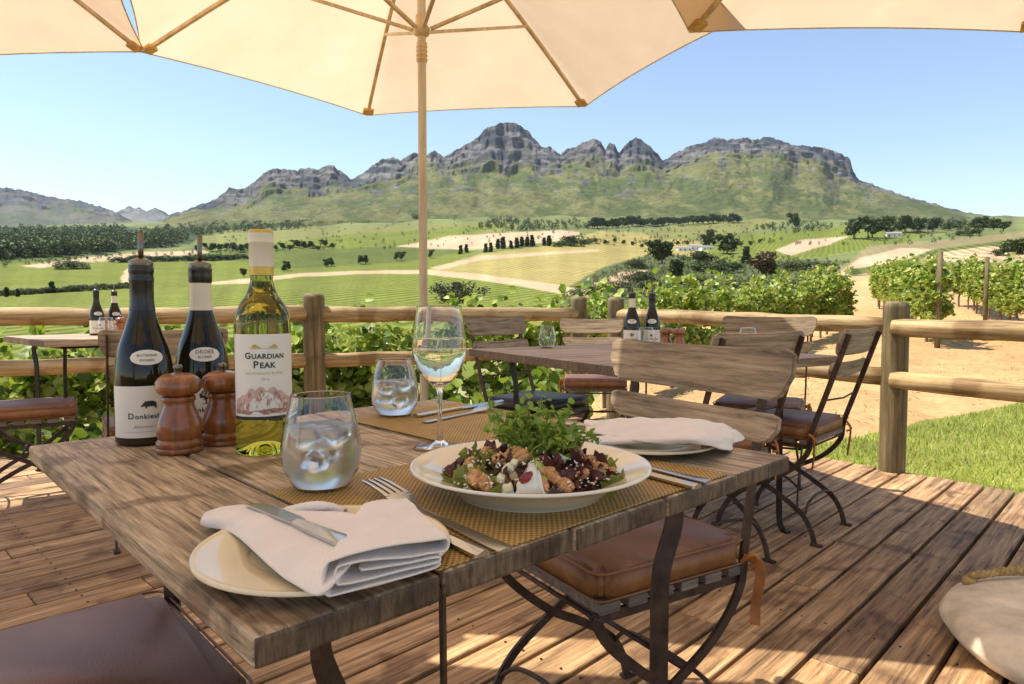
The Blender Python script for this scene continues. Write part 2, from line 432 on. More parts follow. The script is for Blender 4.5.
G1=(.15,.18,.028); G2=(.10,.13,.028); G3=(.19,.195,.06); TAN=(.52,.37,.24); OLI=(.33,.275,.095); FOR=(.05,.075,.03)
BRU=(.10,.12,.045); SAND=(.59,.345,.16); LAWN=(.24,.27,.05); BASE=(.18,.20,.065); TRK=(.50,.36,.22); HILL=(.24,.20,.10)
FIELDS=[ # colour, rows strength, photo-traced outline on the slope
 (G1,1,[(-200,400),(-200,262),(0,264),(80,262),(240,262),(400,250),(480,250),(440,268),(600,290),(620,345),(620,400)]),
 (G2,.6,[(-200,262),(0,264),(120,258),(250,262),(400,250),(400,240),(230,246),(100,256),(0,256)]),
 (G3,.3,[(170,240),(240,232),(420,224),(520,222),(515,230),(440,240),(330,247),(215,250)]),
 (G1,.5,[(240,246),(330,236),(420,230),(505,224),(500,228),(440,240),(400,246),(300,250)]),
 (FOR,0,[(-200,256),(-200,228),(120,226),(205,233),(190,244),(100,254),(0,260)]),
 (TAN,0,[(20,266),(90,257),(150,252),(205,250),(210,253),(90,262),(40,268)]),
 (TAN,0,[(395,247),(450,236),(560,230),(580,232),(575,238),(540,243),(470,250),(410,250)]),
 (G2,1,[(320,250),(400,247),(470,250),(440,256),(400,262),(300,268),(250,268)]),
 (OLI,.5,[(420,272),(480,254),(540,247),(600,231),(655,233),(725,248),(720,262),(640,270),(560,287),(490,275)]),
 (BRU,0,[(560,292),(600,268),(660,252),(720,262),(770,258),(860,262),(850,275),(840,330),(560,330)]),
 (G3,.3,[(640,232),(700,222),(760,216),(800,218),(760,228),(700,238),(660,240)]),
 (G1,.5,[(700,244),(735,236),(850,226),(930,234),(900,244),(830,256),(760,262),(720,262)]),
 (TAN,.1,[(775,250),(800,240),(850,236),(830,244),(790,256)]),
 (HILL,.2,[(850,262),(868,246),(930,241),(1060,228),(1250,226),(1250,248),(1024,250),(940,262),(870,276),(820,272)]),
 (TAN,.1,[(835,276),(860,258),(900,248),(960,250),(925,262),(870,274)]),
 (G2,1,[(845,270),(900,262),(930,250),(1010,240),(1250,236),(1250,262),(1024,252),(930,262),(850,276)]),
 (TRK,.8,[(918,262),(930,254),(990,246),(1024,250),(1250,252),(1250,262),(1024,262)]),
 (TRK,0,[(190,285),(300,273),(360,270.5),(430,270),(480,274),(560,285),(590,291),(592,298),(560,294),(520,286),(470,279),(420,274),(360,274),(300,277),(240,284)]),
 (TRK,0,[(430,268),(480,256),(600,249),(600,251),(480,260),(440,270)]),
 (TRK,0,[(590,285),(620,272),(650,270),(640,276),(600,295)]),
 (TRK,0,[(120,278),(127,268),(131,268),(128,279),(135,287),(126,287)]),
]
def surf_colour(X,Y,Z):
    px,py=project(X,np.maximum(Y,.5),Z)
    jx=(fbm(X/ (Y*.02+.1),np.log(np.maximum(Y,1))*40,3,5)-.5)*5
    jy=(fbm(X/ (Y*.03+.1),np.log(np.maximum(Y,1))*40,3,9)-.5)*1.6
    C=np.tile(np.array(BASE),(len(X),1)); S=np.zeros(len(X))
    far=Y>45
    acc=np.zeros((len(X),3)); accs=np.zeros(len(X)); OFF=[(-.9,-.45),(.3,-.15),(-.3,.15),(.9,.45)]; isb=np.ones(len(X),bool)
    for ox,oy in OFF:
        Ci=np.tile(np.array(BASE),(len(X),1)); Si=np.zeros(len(X))
        for c,s,p in FIELDS:
            w=inpoly(px+jx+ox,py+jy*.7+oy,p)&far
            Ci[w]=c; Si[w]=s; isb&=~w
        acc+=Ci/4; accs+=Si/4
    C=acc; S=accs
    # mountain foot tone
    w=Y>2000; f=np.clip((Y-1500)/900,0,1)[:,None]
    w2=far&isb
    mt=fbm(X/120,Y/160,4,3)
    C[w2]=(np.array([.15,.175,.06])*(.7+.7*mt[:,None]))[w2]
    near=Y<=45
    C[near]=SAND
    # right of the path keeps sand to the crest
    w=(px>832)&(px<1300)&(Y<95)&(Y>45); C[w]=SAND; S[w]=0
    w=(px>700)&(px<870)&(Y<110)&(Y>45)&(px-jx>805); C[w]=SAND; S[w]=0
    w=near&(px<600)&(Y>9+px*.004); C[w]=(.30,.29,.12)
    w=near&(px<480)&(Y>20); C[w]=G1
    lawn=(Y<5.7+.69*(X-3.0)+.35*(fbm(X*1.3,Y*1.3,3,4)-.5))&(X>.5)&(Y<16)&(X+Y*.2>1.6); C[lawn]=LAWN
    n=fbm(X/(.02*Y+.2),Y/(.05*Y+.4),4,11)
    C=C*(.75+.5*n[:,None])
    return C,S

ground,nt,b=newmat('ground_cover')
att=N(nt,'ShaderNodeAttribute'); att.attribute_name='fld'
att2=N(nt,'ShaderNodeAttribute'); att2.attribute_name='row'
v=coords(nt,(1,1,1))
sep=nt.nodes.new('ShaderNodeSeparateXYZ'); L(nt,v,sep.inputs[0])
a=N(nt,'ShaderNodeMath',operation='MULTIPLY'); L(nt,sep.outputs['X'],a.inputs[0]); a.inputs[1].default_value=.9
a2=N(nt,'ShaderNodeMath',operation='MULTIPLY_ADD'); L(nt,sep.outputs['Y'],a2.inputs[0]); a2.inputs[1].default_value=-.42; L(nt,a.outputs[0],a2.inputs[2])
a3=N(nt,'ShaderNodeMath',operation='MULTIPLY'); L(nt,a2.outputs[0],a3.inputs[0]); a3.inputs[1].default_value=1.5
a4=N(nt,'ShaderNodeMath',operation='SINE'); L(nt,a3.outputs[0],a4.inputs[0])
nz=noise(nt,v,.5,6,.8)
sm=N(nt,'ShaderNodeMath',operation='ADD'); L(nt,a4.outputs[0],sm.inputs[0]); L(nt,nz,sm.inputs[1])
stripe=ramp(nt,sm.outputs[0],[(.2,(1.5,1.3,1.35)),(.9,(.5,.62,.42))])
c=mixc(nt,.7,att.outputs['Color'],stripe,'MULTIPLY')
c=mixc(nt,att2.outputs['Fac'],att.outputs['Color'],c)
n1=noise(nt,v,1.1,6,.75); n2=noise(nt,v,9,5,.8); n3=noise(nt,v,.05,5,.7)
c=mixc(nt,.7,c,ramp(nt,n1,[(.3,(.72,.72,.72)),(.7,(1.22,1.22,1.22))]),'MULTIPLY')
c=mixc(nt,.7,c,ramp(nt,n2,[(.3,(.6,.58,.55)),(.65,(1.2,1.2,1.2))]),'MULTIPLY')
c=mixc(nt,.6,c,ramp(nt,n3,[(.3,(.8,.78,.72)),(.7,(1.2,1.2,1.15))]),'MULTIPLY')
L(nt,c,b.inputs['Base Color']); b.inputs['Roughness'].default_value=.95; b.inputs['Specular IOR Level'].default_value=.15
bump(nt,b,mixc(nt,.4,n2,n1),.7,.05)
M['ground']=ground

ks=np.concatenate([np.linspace(-3,-.95,14)[:-1],np.linspace(-.95,.95,1150),np.linspace(.95,3,14)[1:]])
ds=np.concatenate([[-600,-60,-10,-3,0,.5,1],np.exp(np.linspace(math.log(2),math.log(3400),640))])
KK,DD=np.meshgrid(ks,ds)
X=KK*np.maximum(DD,2.5); Xf=X.copy(); neg=DD<2; X[neg]=(KK*40)[neg]*0+KK[neg]*np.maximum(2.5,np.abs(DD[neg]))
Z=terr(X.ravel(),DD.ravel()).reshape(X.shape)
V=np.stack([X.ravel(),DD.ravel(),Z.ravel()],1)
nr,nc=X.shape; idx=np.arange(nr*nc).reshape(nr,nc)
F=np.stack([idx[:-1,:-1].ravel(),idx[:-1,1:].ravel(),idx[1:,1:].ravel(),idx[1:,:-1].ravel()],1)
C,S=surf_colour(V[:,0],V[:,1],V[:,2])
g=np_mesh('ground',V,F,M['ground'],None,True,{'fld':C,'row':np.stack([S]*3,1)}); tag(g,kind='structure')

# ------------------------------------------------------------------ mountains
rock,nt,b=newmat('mountain_slopes')
att=N(nt,'ShaderNodeAttribute'); att.attribute_name='fld'
v=coords(nt,(1,1,1)); n1=noise(nt,v,.012,7,.7); n2=noise(nt,v,.05,5,.8)
c=mixc(nt,.8,att.outputs['Color'],ramp(nt,n1,[(.3,(.6,.62,.66)),(.7,(1.3,1.26,1.15))]),'MULTIPLY')
c=mixc(nt,.7,c,ramp(nt,n2,[(.3,(.6,.6,.62)),(.65,(1.2,1.2,1.2))]),'MULTIPLY')
L(nt,c,b.inputs['Base Color']); b.inputs['Roughness'].default_value=.95; b.inputs['Specular IOR Level'].default_value=.1
vo=nt.nodes.new('ShaderNodeTexVoronoi'); vo.inputs['Scale'].default_value=.03; L(nt,v,vo.inputs['Vector']); bump(nt,b,mixc(nt,.4,n2,vo.outputs['Distance']),1,30)
M['mountain']=rock

def mountain(name, sky, y0, yr, base_y, rockpx, ncol, nrow, seed, slope_c, rock_c, back=.5, rockn=4, jag=1.0):
    sx=np.array([p[0] for p in sky]); sy=np.array([p[1] for p in sky])
    px=np.linspace(sx[0],sx[-1],ncol); s=np.interp(px,sx,sy)
    jit=(fbm(px/4.,px*0+seed,5,seed,.6)-.5)*4.0*jag
    k=(px-512)/FPX
    rp=np.interp(px,[p[0] for p in rockpx],[p[1] for p in rockpx])  # rock height in px below the skyline
    rp=rp*(.75+.5*fbm(px/13.,px*0+1,3,seed+3))
    t=np.concatenate([np.linspace(0,1,nrow),1+np.linspace(.03,1,14)])
    T,PX=np.meshgrid(t,px,indexing='ij'); _,Sx=np.meshgrid(t,s,indexing='ij'); _,RP=np.meshgrid(t,rp,indexing='ij')
    by=np.interp(PX,[p[0] for p in base_y],[p[1] for p in base_y])
    tr=.68
    H=np.maximum(by-Sx,0); RP=np.minimum(RP,H*.75)
    wn=max(5,int(ncol*34/(px[-1]-px[0]))); ker=np.hanning(wn); ker/=ker.sum()
    lt=H[0]-RP[0]; pad=np.pad(lt,wn,mode='edge'); lts=np.convolve(pad,ker,'same')[wn:-wn]
    LT=np.minimum(lts,H[0]*.96)[None,:]+0*H; RP=H-LT
    low=np.clip(T/tr,0,1)
    wrp=fbm(PX/45.,T*3,3,seed+5); gul=fbm(PX/30.+T*2.0*(wrp-.3)*3,T*4.0,5,seed+7); rid=1-np.abs(2*gul-1)
    ylow=(H-RP)*(low**1.35) + (rid-.6)*np.minimum(H,60)*.11*np.sin(np.pi*np.clip(low,0,1))
    u=np.clip((T-tr)/(1-tr),0,1)
    w=(fbm(PX/38.,T*1.5,4,seed+13)-.5)*.75+(fbm(PX/9.,T*5,4,seed+17)-.5)*.12
    uw=u+w*np.sin(np.pi*np.clip(u,0,1))
    q=uw*rockn; fl=np.floor(q); fr=np.clip((q-fl-.62)/.38,0,1); st=(fl+smooth(fr))/rockn
    uu=np.clip(.35*uw+.65*st,0,1); 
    yy=ylow+RP*np.where(u>0,uu,0)
    yy=np.where(T>=1,H,yy); yy=np.minimum(yy,H)
    yy=yy+jit[None,:]*np.where(T>=1,1,u**4)+(fbm(PX/5.,yy/2.5,4,seed+71)-.5)*1.6*(u>.05)*(T<1)
    Yd=y0+(yr-y0)*np.minimum(T,1)+(T>1)*(T-1)*(yr-y0)*back
    Yd=Yd+(fbm(PX/22.,T*2.5,4,seed+23)-.5)*(yr-y0)*.16*np.clip(T*1.5,0,1)+(fbm(PX/9.,T*9,4,seed+31)-.5)*(yr-y0)*.10*np.clip(u*4,0,1)
    Yb=Yd
    zt=CAMH+(306-(by-yy))/FPX*Yb
    drop=np.clip(T-1,0,1); zt=zt-drop*(zt-zt.min())*.9*(T>1)
    zt=np.where(T<=0.0,zt-25,zt)
    X=(PX-512)/FPX*Yb
    V=np.stack([X.ravel(),Yb.ravel(),zt.ravel()],1); nr,nc=X.shape; idx=np.arange(nr*nc).reshape(nr,nc)
    F=np.stack([idx[:-1,:-1].ravel(),idx[:-1,1:].ravel(),idx[1:,1:].ravel(),idx[1:,:-1].ravel()],1)
    # rock where steep / in the crag band, scrub elsewhere
    yim=yy; face=fbm(PX/9.,yim/3.5,4,seed+41); strat=fbm(PX/30.+yim*.03,yim/1.6,3,seed+61)
    rk=np.clip((u*3.4)+(face-.5)*3.4*(u>0)-.7,0,1)
    rk=np.maximum(rk,np.clip((fbm(PX/9.,yim/3.,4,seed+43)-.60)*10,0,1)*np.clip(low*1.6-.5,0,1)*.8)
    sl=np.array(slope_c)*(.6+.8*fbm(PX/14.,yim/5.,5,seed+47,.6))[...,None]
    grn=np.clip((fbm(PX/24.+yim*.05,yim/9.,5,seed+53,.6)-.47)*7,0,1)[...,None]*.7
    sl=sl*(1-grn)+np.array((.085,.13,.04))*grn
    ro=np.array(rock_c)*(np.clip(.25+1.1*fbm(PX/5.,yim/3.,4,seed+59)+.9*(strat-.4),.2,1.5))[...,None]; crag_shade=np.clip((fbm(PX/20.+yim*.04,yim/4.5,5,seed+67,.6)-.47)*9,0,1)[...,None]; ro=ro*(1-crag_shade)+np.array((.075,.085,.105))*crag_shade*(.7+.6*face[...,None])  # blue-grey patches paint crag shadows into the rock colour
    Cc=sl*(1-rk[...,None])+ro*rk[...,None]
    o=np_mesh(name,V,F,M['mountain'],None,True,{'fld':Cc.reshape(-1,3)}); tag(o,kind='structure'); return o

SKY=[(150,232),(165,222),(180,214),(217,201),(232,189),(247,190),(256,184),(267,174),(276,171),(286,171),(299,172),(308,170),(321,171),(330,166),(336,168),(343,173),(352,181),(365,175),(382,162),(395,159),(402,163),(408,158),(417,155),(428,156),(436,153),(445,160),(455,153),(466,147),(477,141),(483,135),(488,130),(496,128),(503,125.5),(512,126),(521,128.5),(530,136),(536,143),(541,149),(549,149),(554,152),(560,157),(567,151),(576,148),(584,144),(592,140.5),(600,145),(604,152),(608,145),(613,147),(618,155),(623,148),(628,144),(635,140),(642,144),(648,148),(654,155),(661,162),(666,160),(670,157),(684,149.5),(700,146),(712,140),(724,142),(738,141),(752,142),(765,139),(775,142),(787,147),(800,148),(818,149.5),(828,152),(838,156),(846,162),(849,172),(853,180),(863,184),(880,190),(899,196),(931,205),(962,213),(989,218),(1024,221),(1120,232)]
mountain('mountain',SKY,2150,3900,[(150,240),(215,228),(300,222),(1020,222),(1120,236)],[(150,0),(195,2),(230,16),(262,26),(330,28),(350,16),(395,30),(440,20),(470,32),(503,56),(545,30),(565,18),(600,30),(640,30),(665,14),(700,18),(760,20),(800,26),(845,34),(852,6),(900,3),(1120,0)],1300,300,3,(.205,.205,.08),(.215,.205,.20))
mountain('left_mountain',[(-220,180),(-120,186),(0,190),(12,189),(28,191),(45,195),(60,199),(72,200),(85,202),(100,207),(110,210),(122,214),(135,222),(160,233)],5200,7600,[(-220,238),(160,238)],[(-220,40),(0,20),(60,14),(160,3)],420,160,21,(.15,.145,.10),(.14,.135,.13),rockn=3)
mountain('far_mountain',[(60,232),(100,222),(118,214),(125,211),(133,207),(139,210),(143,208),(150,212),(158,208),(166,212),(172,216),(180,212),(188,214),(200,219),(240,232)],9500,11500,[(60,236),(240,236)],[(60,6),(240,6)],300,90,33,(.2,.2,.17),(.2,.19,.18),rockn=3,jag=.7)

# ------------------------------------------------------------------ foliage
def leaf_quads(P, size, up=.3, shape='leaf', rs=None):
    """leaves as bent 6-vertex blades at points P"""
    n=len(P); r=rs or rng
    d=r.normal(size=(n,3)); d[:,2]*=.7; d/=np.linalg.norm(d,axis=1)[:,None]
    nrm=r.normal(size=(n,3)); nrm[:,2]=np.abs(nrm[:,2])+up; 
    w=np.cross(nrm,d); w/=np.linalg.norm(w,axis=1)[:,None]+1e-9; nn=np.cross(d,w)
    s=(np.asarray(size)*(.65+.7*r.random(n)))[:,None]
    if shape=='leaf': pts=[(0,0,0),(.35,.42,.10),(.78,.34,.02),(1,0,-.14),(.78,-.34,.02),(.35,-.42,.10)]
    else: pts=[(0,.05,0),(.5,.07,.05),(1,0,-.1),(.5,-.07,.05)]
    V=np.stack([P+d*s*a+w*s*b_+nn*s*c_ for a,b_,c_ in pts],1)
    k=len(pts); V=V.reshape(-1,3)
    base=np.arange(n)[:,None]*k
    if k==6: F=np.concatenate([base+np.array([[0,1,2,3]]),base+np.array([[0,3,4,5]])],0)
    else: F=base+np.array([[0,1,2,3]])
    return V,F
def blob_points(n, c, rad, hollow=.55):
    d=rng.normal(size=(n,3)); d/=np.linalg.norm(d,axis=1)[:,None]
    r=(hollow+(1-hollow)*rng.random(n))[:,None]; return np.array(c)+d*r*np.array(rad)

def make_vine(idx):
    root=empty('grape_vine'); pts=[]
    for q in range(34):
        c=(rng.uniform(-.62,.62),rng.uniform(-.24,.24),rng.uniform(.62,1.72)); rr=rng.uniform(.12,.26)
        pts.append(blob_points(38,c,(rr,rr*.9,rr),.3))
    for q in range(5): # loose shoots on top and hanging
        x=rng.uniform(-.6,.6); y=rng.uniform(-.2,.2); h=rng.uniform(.2,.45)
        t=rng.random(9); pts.append(np.stack([x+t*rng.uniform(-.2,.2),y+t*rng.uniform(-.2,.2),1.75+t*h-.05],1))
    P=np.concatenate(pts); V,F=leaf_quads(P,np.full(len(P),.106))
    np_mesh('foliage',V,F,M['vineleaf'],root)
    t=MB(); t.tube(smooth_path([(0,0,-.15),(.03,.02,.3),(-.02,0,.6),(.02,.01,.9)],4),[.035]*4*3+[.03],7)
    t.tube([(0,0,.75),(-.55,.02,.92)],.018,6); t.tube([(0,0,.75),(.55,-.02,.92)],.018,6)
    t.build('trunk',M['vinebark'],root,True)
    return root
vines=[make_vine(i) for i in range(4)]; used=[0]*4
def put_vine(x,y,ang,label,group,s=1.0,zoff=0.):
    i=rng.integers(0,4)
    o=vines[i] if not used[i] else copy_tree(vines[i]); used[i]=1
    o.location=(x,y,tz(x,y)+zoff); o.rotation_euler=(0,0,ang+(math.pi if rng.random()<.5 else 0)+rng.normal()*.06)
    o.scale=(s,s*rng.uniform(.9,1.15),s*rng.uniform(.93,1.08))
    tag(o,label,'grape vine',group)
def vrow(p0,p1,label,group,step=1.05,s=1.0,z=0,s1=None):
    a=Vector(p0);b_=Vector(p1); n=max(1,int((b_-a).length/step)); ang=math.atan2((b_-a).y,(b_-a).x)
    for i in range(n+1):
        p=a.lerp(b_,i/n); sc=s+( (s1 or s)-s)*i/n
        put_vine(p.x+rng.normal()*.05,p.y+rng.normal()*.05,ang,label,group,sc,z)
gR1='vines of the row right of the sandy track'; vrow((9.1,14.6),(15.9,29.8),'leafy grape vine in the row ending at the wooden stake right of the track',gR1,1.0,.90)
gR2='vines of the row at the right edge'; vrow((11.0,13.6),(17.2,26.0),'leafy grape vine in the far right row on bare orange soil',gR2,1.05,.90)

gL1='vines of the hedge row left of the sandy track'; vrow((9.3,19.6),(1.3,9.4),'sunlit grape vine in the long row left of the sandy track',gL1,.92,.90,-.08,.88)
gL2='vines close behind the railing'; vrow((.4,8.2),(-1.6,6.9),'grape vine close behind the railing left of the corner posts',gL2,.66,.88,-.05)

gL3='vines behind the left railing'; vrow((-2.1,6.9),(-6.2,5.3),'low grape vine behind the left part of the railing',gL3,.62,.88,-.14,.84)
vrow((-2.0,9.0),(-9.5,7.8),'grape vine in the lower row behind the left railing','lower vines behind the left railing',1.0,.85,-.3)

def make_shrub(h,n,ls,name='leafy_shrub'):
    root=empty(name); P=[]; st=MB()
    for q in range(10):
        a=rng.uniform(0,6.28); r=rng.uniform(.05,.35)*h; tip=Vector((math.cos(a)*r,math.sin(a)*r,h*rng.uniform(.6,1)))
        st.tube([(0,0,-.1),tip*.5+Vector((0,0,.05)),tip],.008,5)
        t=rng.random(n//10)**.6; P.append(np.array([[tip.x*u+rng.normal()*.05*h,tip.y*u+rng.normal()*.05*h,tip.z*u] for u in t]))
    P=np.concatenate(P); V,F=leaf_quads(P,np.full(len(P),ls),.8); np_mesh('foliage',V,F,M['shrubleaf'],root)
    st.build('stem',M['vinebark'],root); return root
sh=[make_shrub(.75,220,.13),make_shrub(.55,170,.10),make_shrub(.9,260,.15)]; su=[0]*3
for (x,y) in [(-1.0,5.75),(-.55,5.9),(-.15,6.1),(-1.4,5.5),(-1.9,5.3),(-2.4,5.15),(-2.9,4.95),(-3.4,4.75),(-3.9,4.6),(.15,6.4),(-.3,6.7),(-1.2,6.3),(-2.1,5.9),(-2.9,5.7),(-3.6,5.4),(.35,7.1),(-4.4,4.9),(.55,6.7),(-.75,6.5)]:
    i=rng.integers(0,3); o=sh[i] if not su[i] else copy_tree(sh[i]); su[i]=1
    o.location=(x+rng.normal()*.05,y+rng.normal()*.05,tz(x,y)); o.rotation_euler=(0,0,rng.uniform(0,6)); sc=rng.uniform(.75,1.15); o.scale=(sc,sc,sc)
    tag(o,'bright green leafy shrub growing just outside the left railing','shrub','shrubs outside the left railing')

# trees
M['scrubleaf']=leafmat('scrub_leaves',[(.08,.10,.03),(.14,.17,.05),(.20,.22,.08)],.15,.7,.25)
def make_tree(kind, mat, lowpoly=False, name='tree'):
    """unit-height tree"""
    root=empty(name)
    t=MB()
    P=[]
    if kind=='round': ctr=[((rng.normal()*.13),(rng.normal()*.13),rng.uniform(.24,.84)) for _ in range(26)]; rad=.16; th=.5
    elif kind=='wide': ctr=[((rng.uniform(-.75,.75)),(rng.uniform(-.4,.4)),rng.uniform(.45,.8)) for _ in range(26)]; rad=.22; th=.5
    elif kind=='tall': ctr=[((rng.normal()*.05),(rng.normal()*.05),0) for _ in range(22)]; ctr=[(a*(1.3-q_),b_*(1.3-q_),q_) for (a,b_,_),q_ in zip(ctr,np.linspace(.12,.92,22))]; rad=.12; th=.6
    elif kind=='bush': ctr=[((rng.uniform(-.7,.7)),(rng.uniform(-.6,.6)),rng.uniform(.15,.75)) for _ in range(24)]; rad=.27; th=.2
    for c in ctr:
        c=list(c)
        if kind in('wide','bush'): c[2]*=1-.35*abs(c[0]); 
        rr=rad*rng.uniform(.7,1.25)*(1.25-.75*c[2] if kind=='tall' else 1); P.append(blob_points(80,c,(rr,rr,rr*.8),.35))
        if kind!='bush': t.tube([(0,0,th*.4),(c[0]*.5,c[1]*.5,(th*.4+c[2])*.5),tuple(c)],[.02,.012,.006],5)
    P=np.concatenate(P); V,F=leaf_quads(P,np.full(len(P),.075),.3)
    np_mesh('crown',V,F,M[mat],root)
    t.tube([(0,0,-.08),(.01,0,th*.4),(0,0.01,th)],[.035,.028,.015],7); t.build('trunk',M['bark'],root,True)
    return root
PR={}
def put_tree(px,py,hpx,kind,mat,label,cat,group=None,wf=1.0,name='tree',yfix=None):
    x,y,z=hit(px,py) if yfix is None else ((px-512)/FPX*yfix,yfix,tz((px-512)/FPX*yfix,yfix))
    key=(kind,mat,int(rng.integers(0,2)))
    if key not in PR: o=make_tree(kind,mat,name=name); PR[key]=o
    else: o=copy_tree(PR[key]); o.name=name
    h=hpx/FPX*y; o.location=(x,y,z-.02*h); o.rotation_euler=(0,0,rng.uniform(0,6.28)); o.scale=(h*wf,h*wf,h)
    tag(o,label,cat,group); return o
put_tree(458,303,25,'bush','treeolive','dark olive bush rising behind the railing between pole and corner posts','bush',wf=1.15,name='bush')
put_tree(661,264,26,'round','treeleaf','round dark tree at the top of the brushy gully','tree',wf=1.25)
put_tree(676,283,26,'round','treeleaf','dark narrow tree below the round one in the gully','tree',wf=.75)
put_tree(726,254,24,'round','treeleaf','dark round tree right of the flat hedge in the gully','tree',wf=1.3)
put_tree(708,246,18,'round','treeolive','paler tree left of the dark round gully tree','tree',wf=1.1)
put_tree(698,262,14,'bush','treeleaf','flat dark hedge tree at the left end of the gully clump','tree',wf=1.7)
put_tree(718,272,16,'bush','treeleaf','flat dark hedge tree in the middle of the gully','tree',wf=1.9)
put_tree(762,279,30,'round','treebrown','tall brownish tree at the right end of the gully','tree',wf=1.15)
put_tree(745,264,18,'tall','treeleaf','slim green tree beside the brownish gully tree','tree',wf=1.5)
put_tree(793,229,18,'round','treeleaf','lone upright tree above the green strips','tree',wf=.8)
for px,py,h,w in [(640,284,15,1.5),(615,292,13,1.5),(655,292,14,1.5),(600,296,12,1.6),(690,285,12,1.6),(790,272,12,1.8),(815,270,10,1.8),(740,290,13,1.6),(635,268,10,1.5)]:
    put_tree(px,py,h,'bush','treeolive','olive green scrub bush on the gully side','bush','scrub bushes in the gully',w,'bush')
put_tree(573,246,13,'bush','treeleaf','dark domed bush beside the tan field','bush',wf=1.3,name='bush')
for px,py in [(585,244),(592,243),(565,246),(557,247)]: put_tree(px,py,6,'bush','treeleaf','small dark shrub beside the domed bush','bush','shrubs at the end of the tan field',1.3,'bush')
for px,py in [(461,254),(466.5,253),(486,252.5),(491,252),(498,249),(503,249),(511,249),(517,248),(522,247),(527,246.5),(532,246),(544,246),(549,246)]:
    put_tree(px,py,rng.uniform(8,12),'tall','treeleaf','slim dark tree in the line across the tan field','tree','line of slim trees across the tan field',1.5)
for px,py in [(285.5,272),(289,271),(327,267),(331.5,266.5),(361,264.5),(366,264),(397,261),(402,260.5),(431,258.5),(245,277)]:
    put_tree(px,py,rng.uniform(9,11),'round','treeleaf','small dark tree of a pair along the field track','tree','pairs of small trees along the field track',.85)
for px,py,h in [(8,297,10),(19,297,8),(53,293,12)]: put_tree(px,py,h,'tall','treeleaf','pointed dark tree in the hedge across the left field','tree','pointed trees in the left field hedge',1.6)
for px in range(2,132,6): put_tree(px,296-px*.06,rng.uniform(5,8),'bush','treeolive','low green bush in the hedge across the left field','bush','bushes of the left field hedge',1.3,'bush')
put_tree(73,269,10,'bush','treeleaf','wide dark bush beside the tan strip at left','bush',wf=2.0,name='bush')
for px in list(range(122,180,7))+list(range(190,250,8)): put_tree(px,263-(px-120)*.03,rng.uniform(6,9),'bush','treeleaf','dark bush in the belt beside the green field','bush','bushes of the left field belt',1.4,'bush')
for px in range(200,340,7): put_tree(px,252-(px-200)*.03+rng.normal(),rng.uniform(5,10),'round','treeleaf','small dark tree in the belt above the field track','tree','tree belt above the field track',1.3)
for px in range(592,738,5): put_tree(px,229-(px-592)*.045+rng.normal()*.5,rng.uniform(9,13) if px<640 else rng.uniform(8,10),'round','treeleaf','dark tree in the long row below the mountain','tree','long row of dark trees below the mountain',1.15)
for px,py,h,w in [(852,239,24,1.2),(870,238,22,1.1),(884,235,22,1.2),(902,233,20,1.2),(915,232,16,1.3),(930,232,15,1.2)]:
    put_tree(px,py,h,'round','treeleaf','large dark tree in the grove right of the farm buildings','tree','grove right of the farm buildings',w)
put_tree(964,236,11,'bush','treeleaf','small round dark bush on the tan hill','bush',wf=1.1,name='bush')
for px,py,h in [(945,231,9),(955,230,10),(972,230,13),(980,230,16),(990,230,13),(1000,231,11)]: put_tree(px,py,h,'round','treeleaf','tree on the skyline at the right end of the ridge','tree','trees at the right end of the ridge',1.2)
for px,py,h in [(1010,254,13),(1022,254,20),(998,256,9)]: put_tree(px,py,h,'bush','treeleaf','dark rounded bush at the right edge above the vines','bush','dark bushes at the right edge',1.2,'bush')
for px in range(605,760,9): put_tree(px,246+abs(px-680)*-.01+rng.normal()*2,5,'round','treeleaf','tiny dark tree scattered on the middle slope','tree','scattered trees on the middle slope',1.2)

# forest masses on the lower slopes: too many to count
def forest(name,poly,n,hm,label,mat='treeleaf',flat=1.0):
    xs=[p[0] for p in poly]; ys=[p[1] for p in poly]; P=[]; k=0
    Vs=[];Fs=[];off=0
    while k<n:
        px=rng.uniform(min(xs),max(xs)); py=rng.uniform(min(ys),max(ys))
        if not inpoly(np.array([px]),np.array([py]),poly)[0]: continue
        x,y,z=hit(px,py); h=hm*rng.uniform(.6,1.3)*(y/1200)**.3; k+=1
        w=h*rng.uniform(.25,.45)
        P=blob_points(46,(x,y,z+h*.5*flat),(w,w,h*.5*flat),.5); V,F=leaf_quads(P,np.full(len(P),h*.17),.4); Vs.append(V);Fs.append(F+off);off+=len(V)
    o=np_mesh(name,np.concatenate(Vs),np.concatenate(Fs),M[mat]); tag(o,label,'woodland',None,'stuff')
forest('woodland',[(-60,258),(-60,232),(60,231),(120,230),(140,238),(190,240),(180,246),(90,255),(0,261)],1150,17,'dark pine wood covering the low hill at the far left')
forest('woodland',[(130,236),(200,226),(300,224),(330,228),(240,233),(150,241)],260,15,'dark wooded strip at the foot of the mountain slope')
forest('woodland',[(410,217),(425,210),(470,203),(478,206),(440,216),(415,221)],170,13,'wooded patch on the slope right of the umbrella pole')
forest('woodland',[(470,228),(500,220),(590,224),(590,229),(500,232)],170,11,'strip of trees on the green slope under the central peak')
forest('woodland',[(840,226),(870,220),(1000,224),(1000,229),(900,232)],200,12,'dark trees merging into woodland behind the right grove')
forest('woodland',[(740,230),(800,222),(840,228),(800,236)],70,10,'loose green woodland left of the right grove')

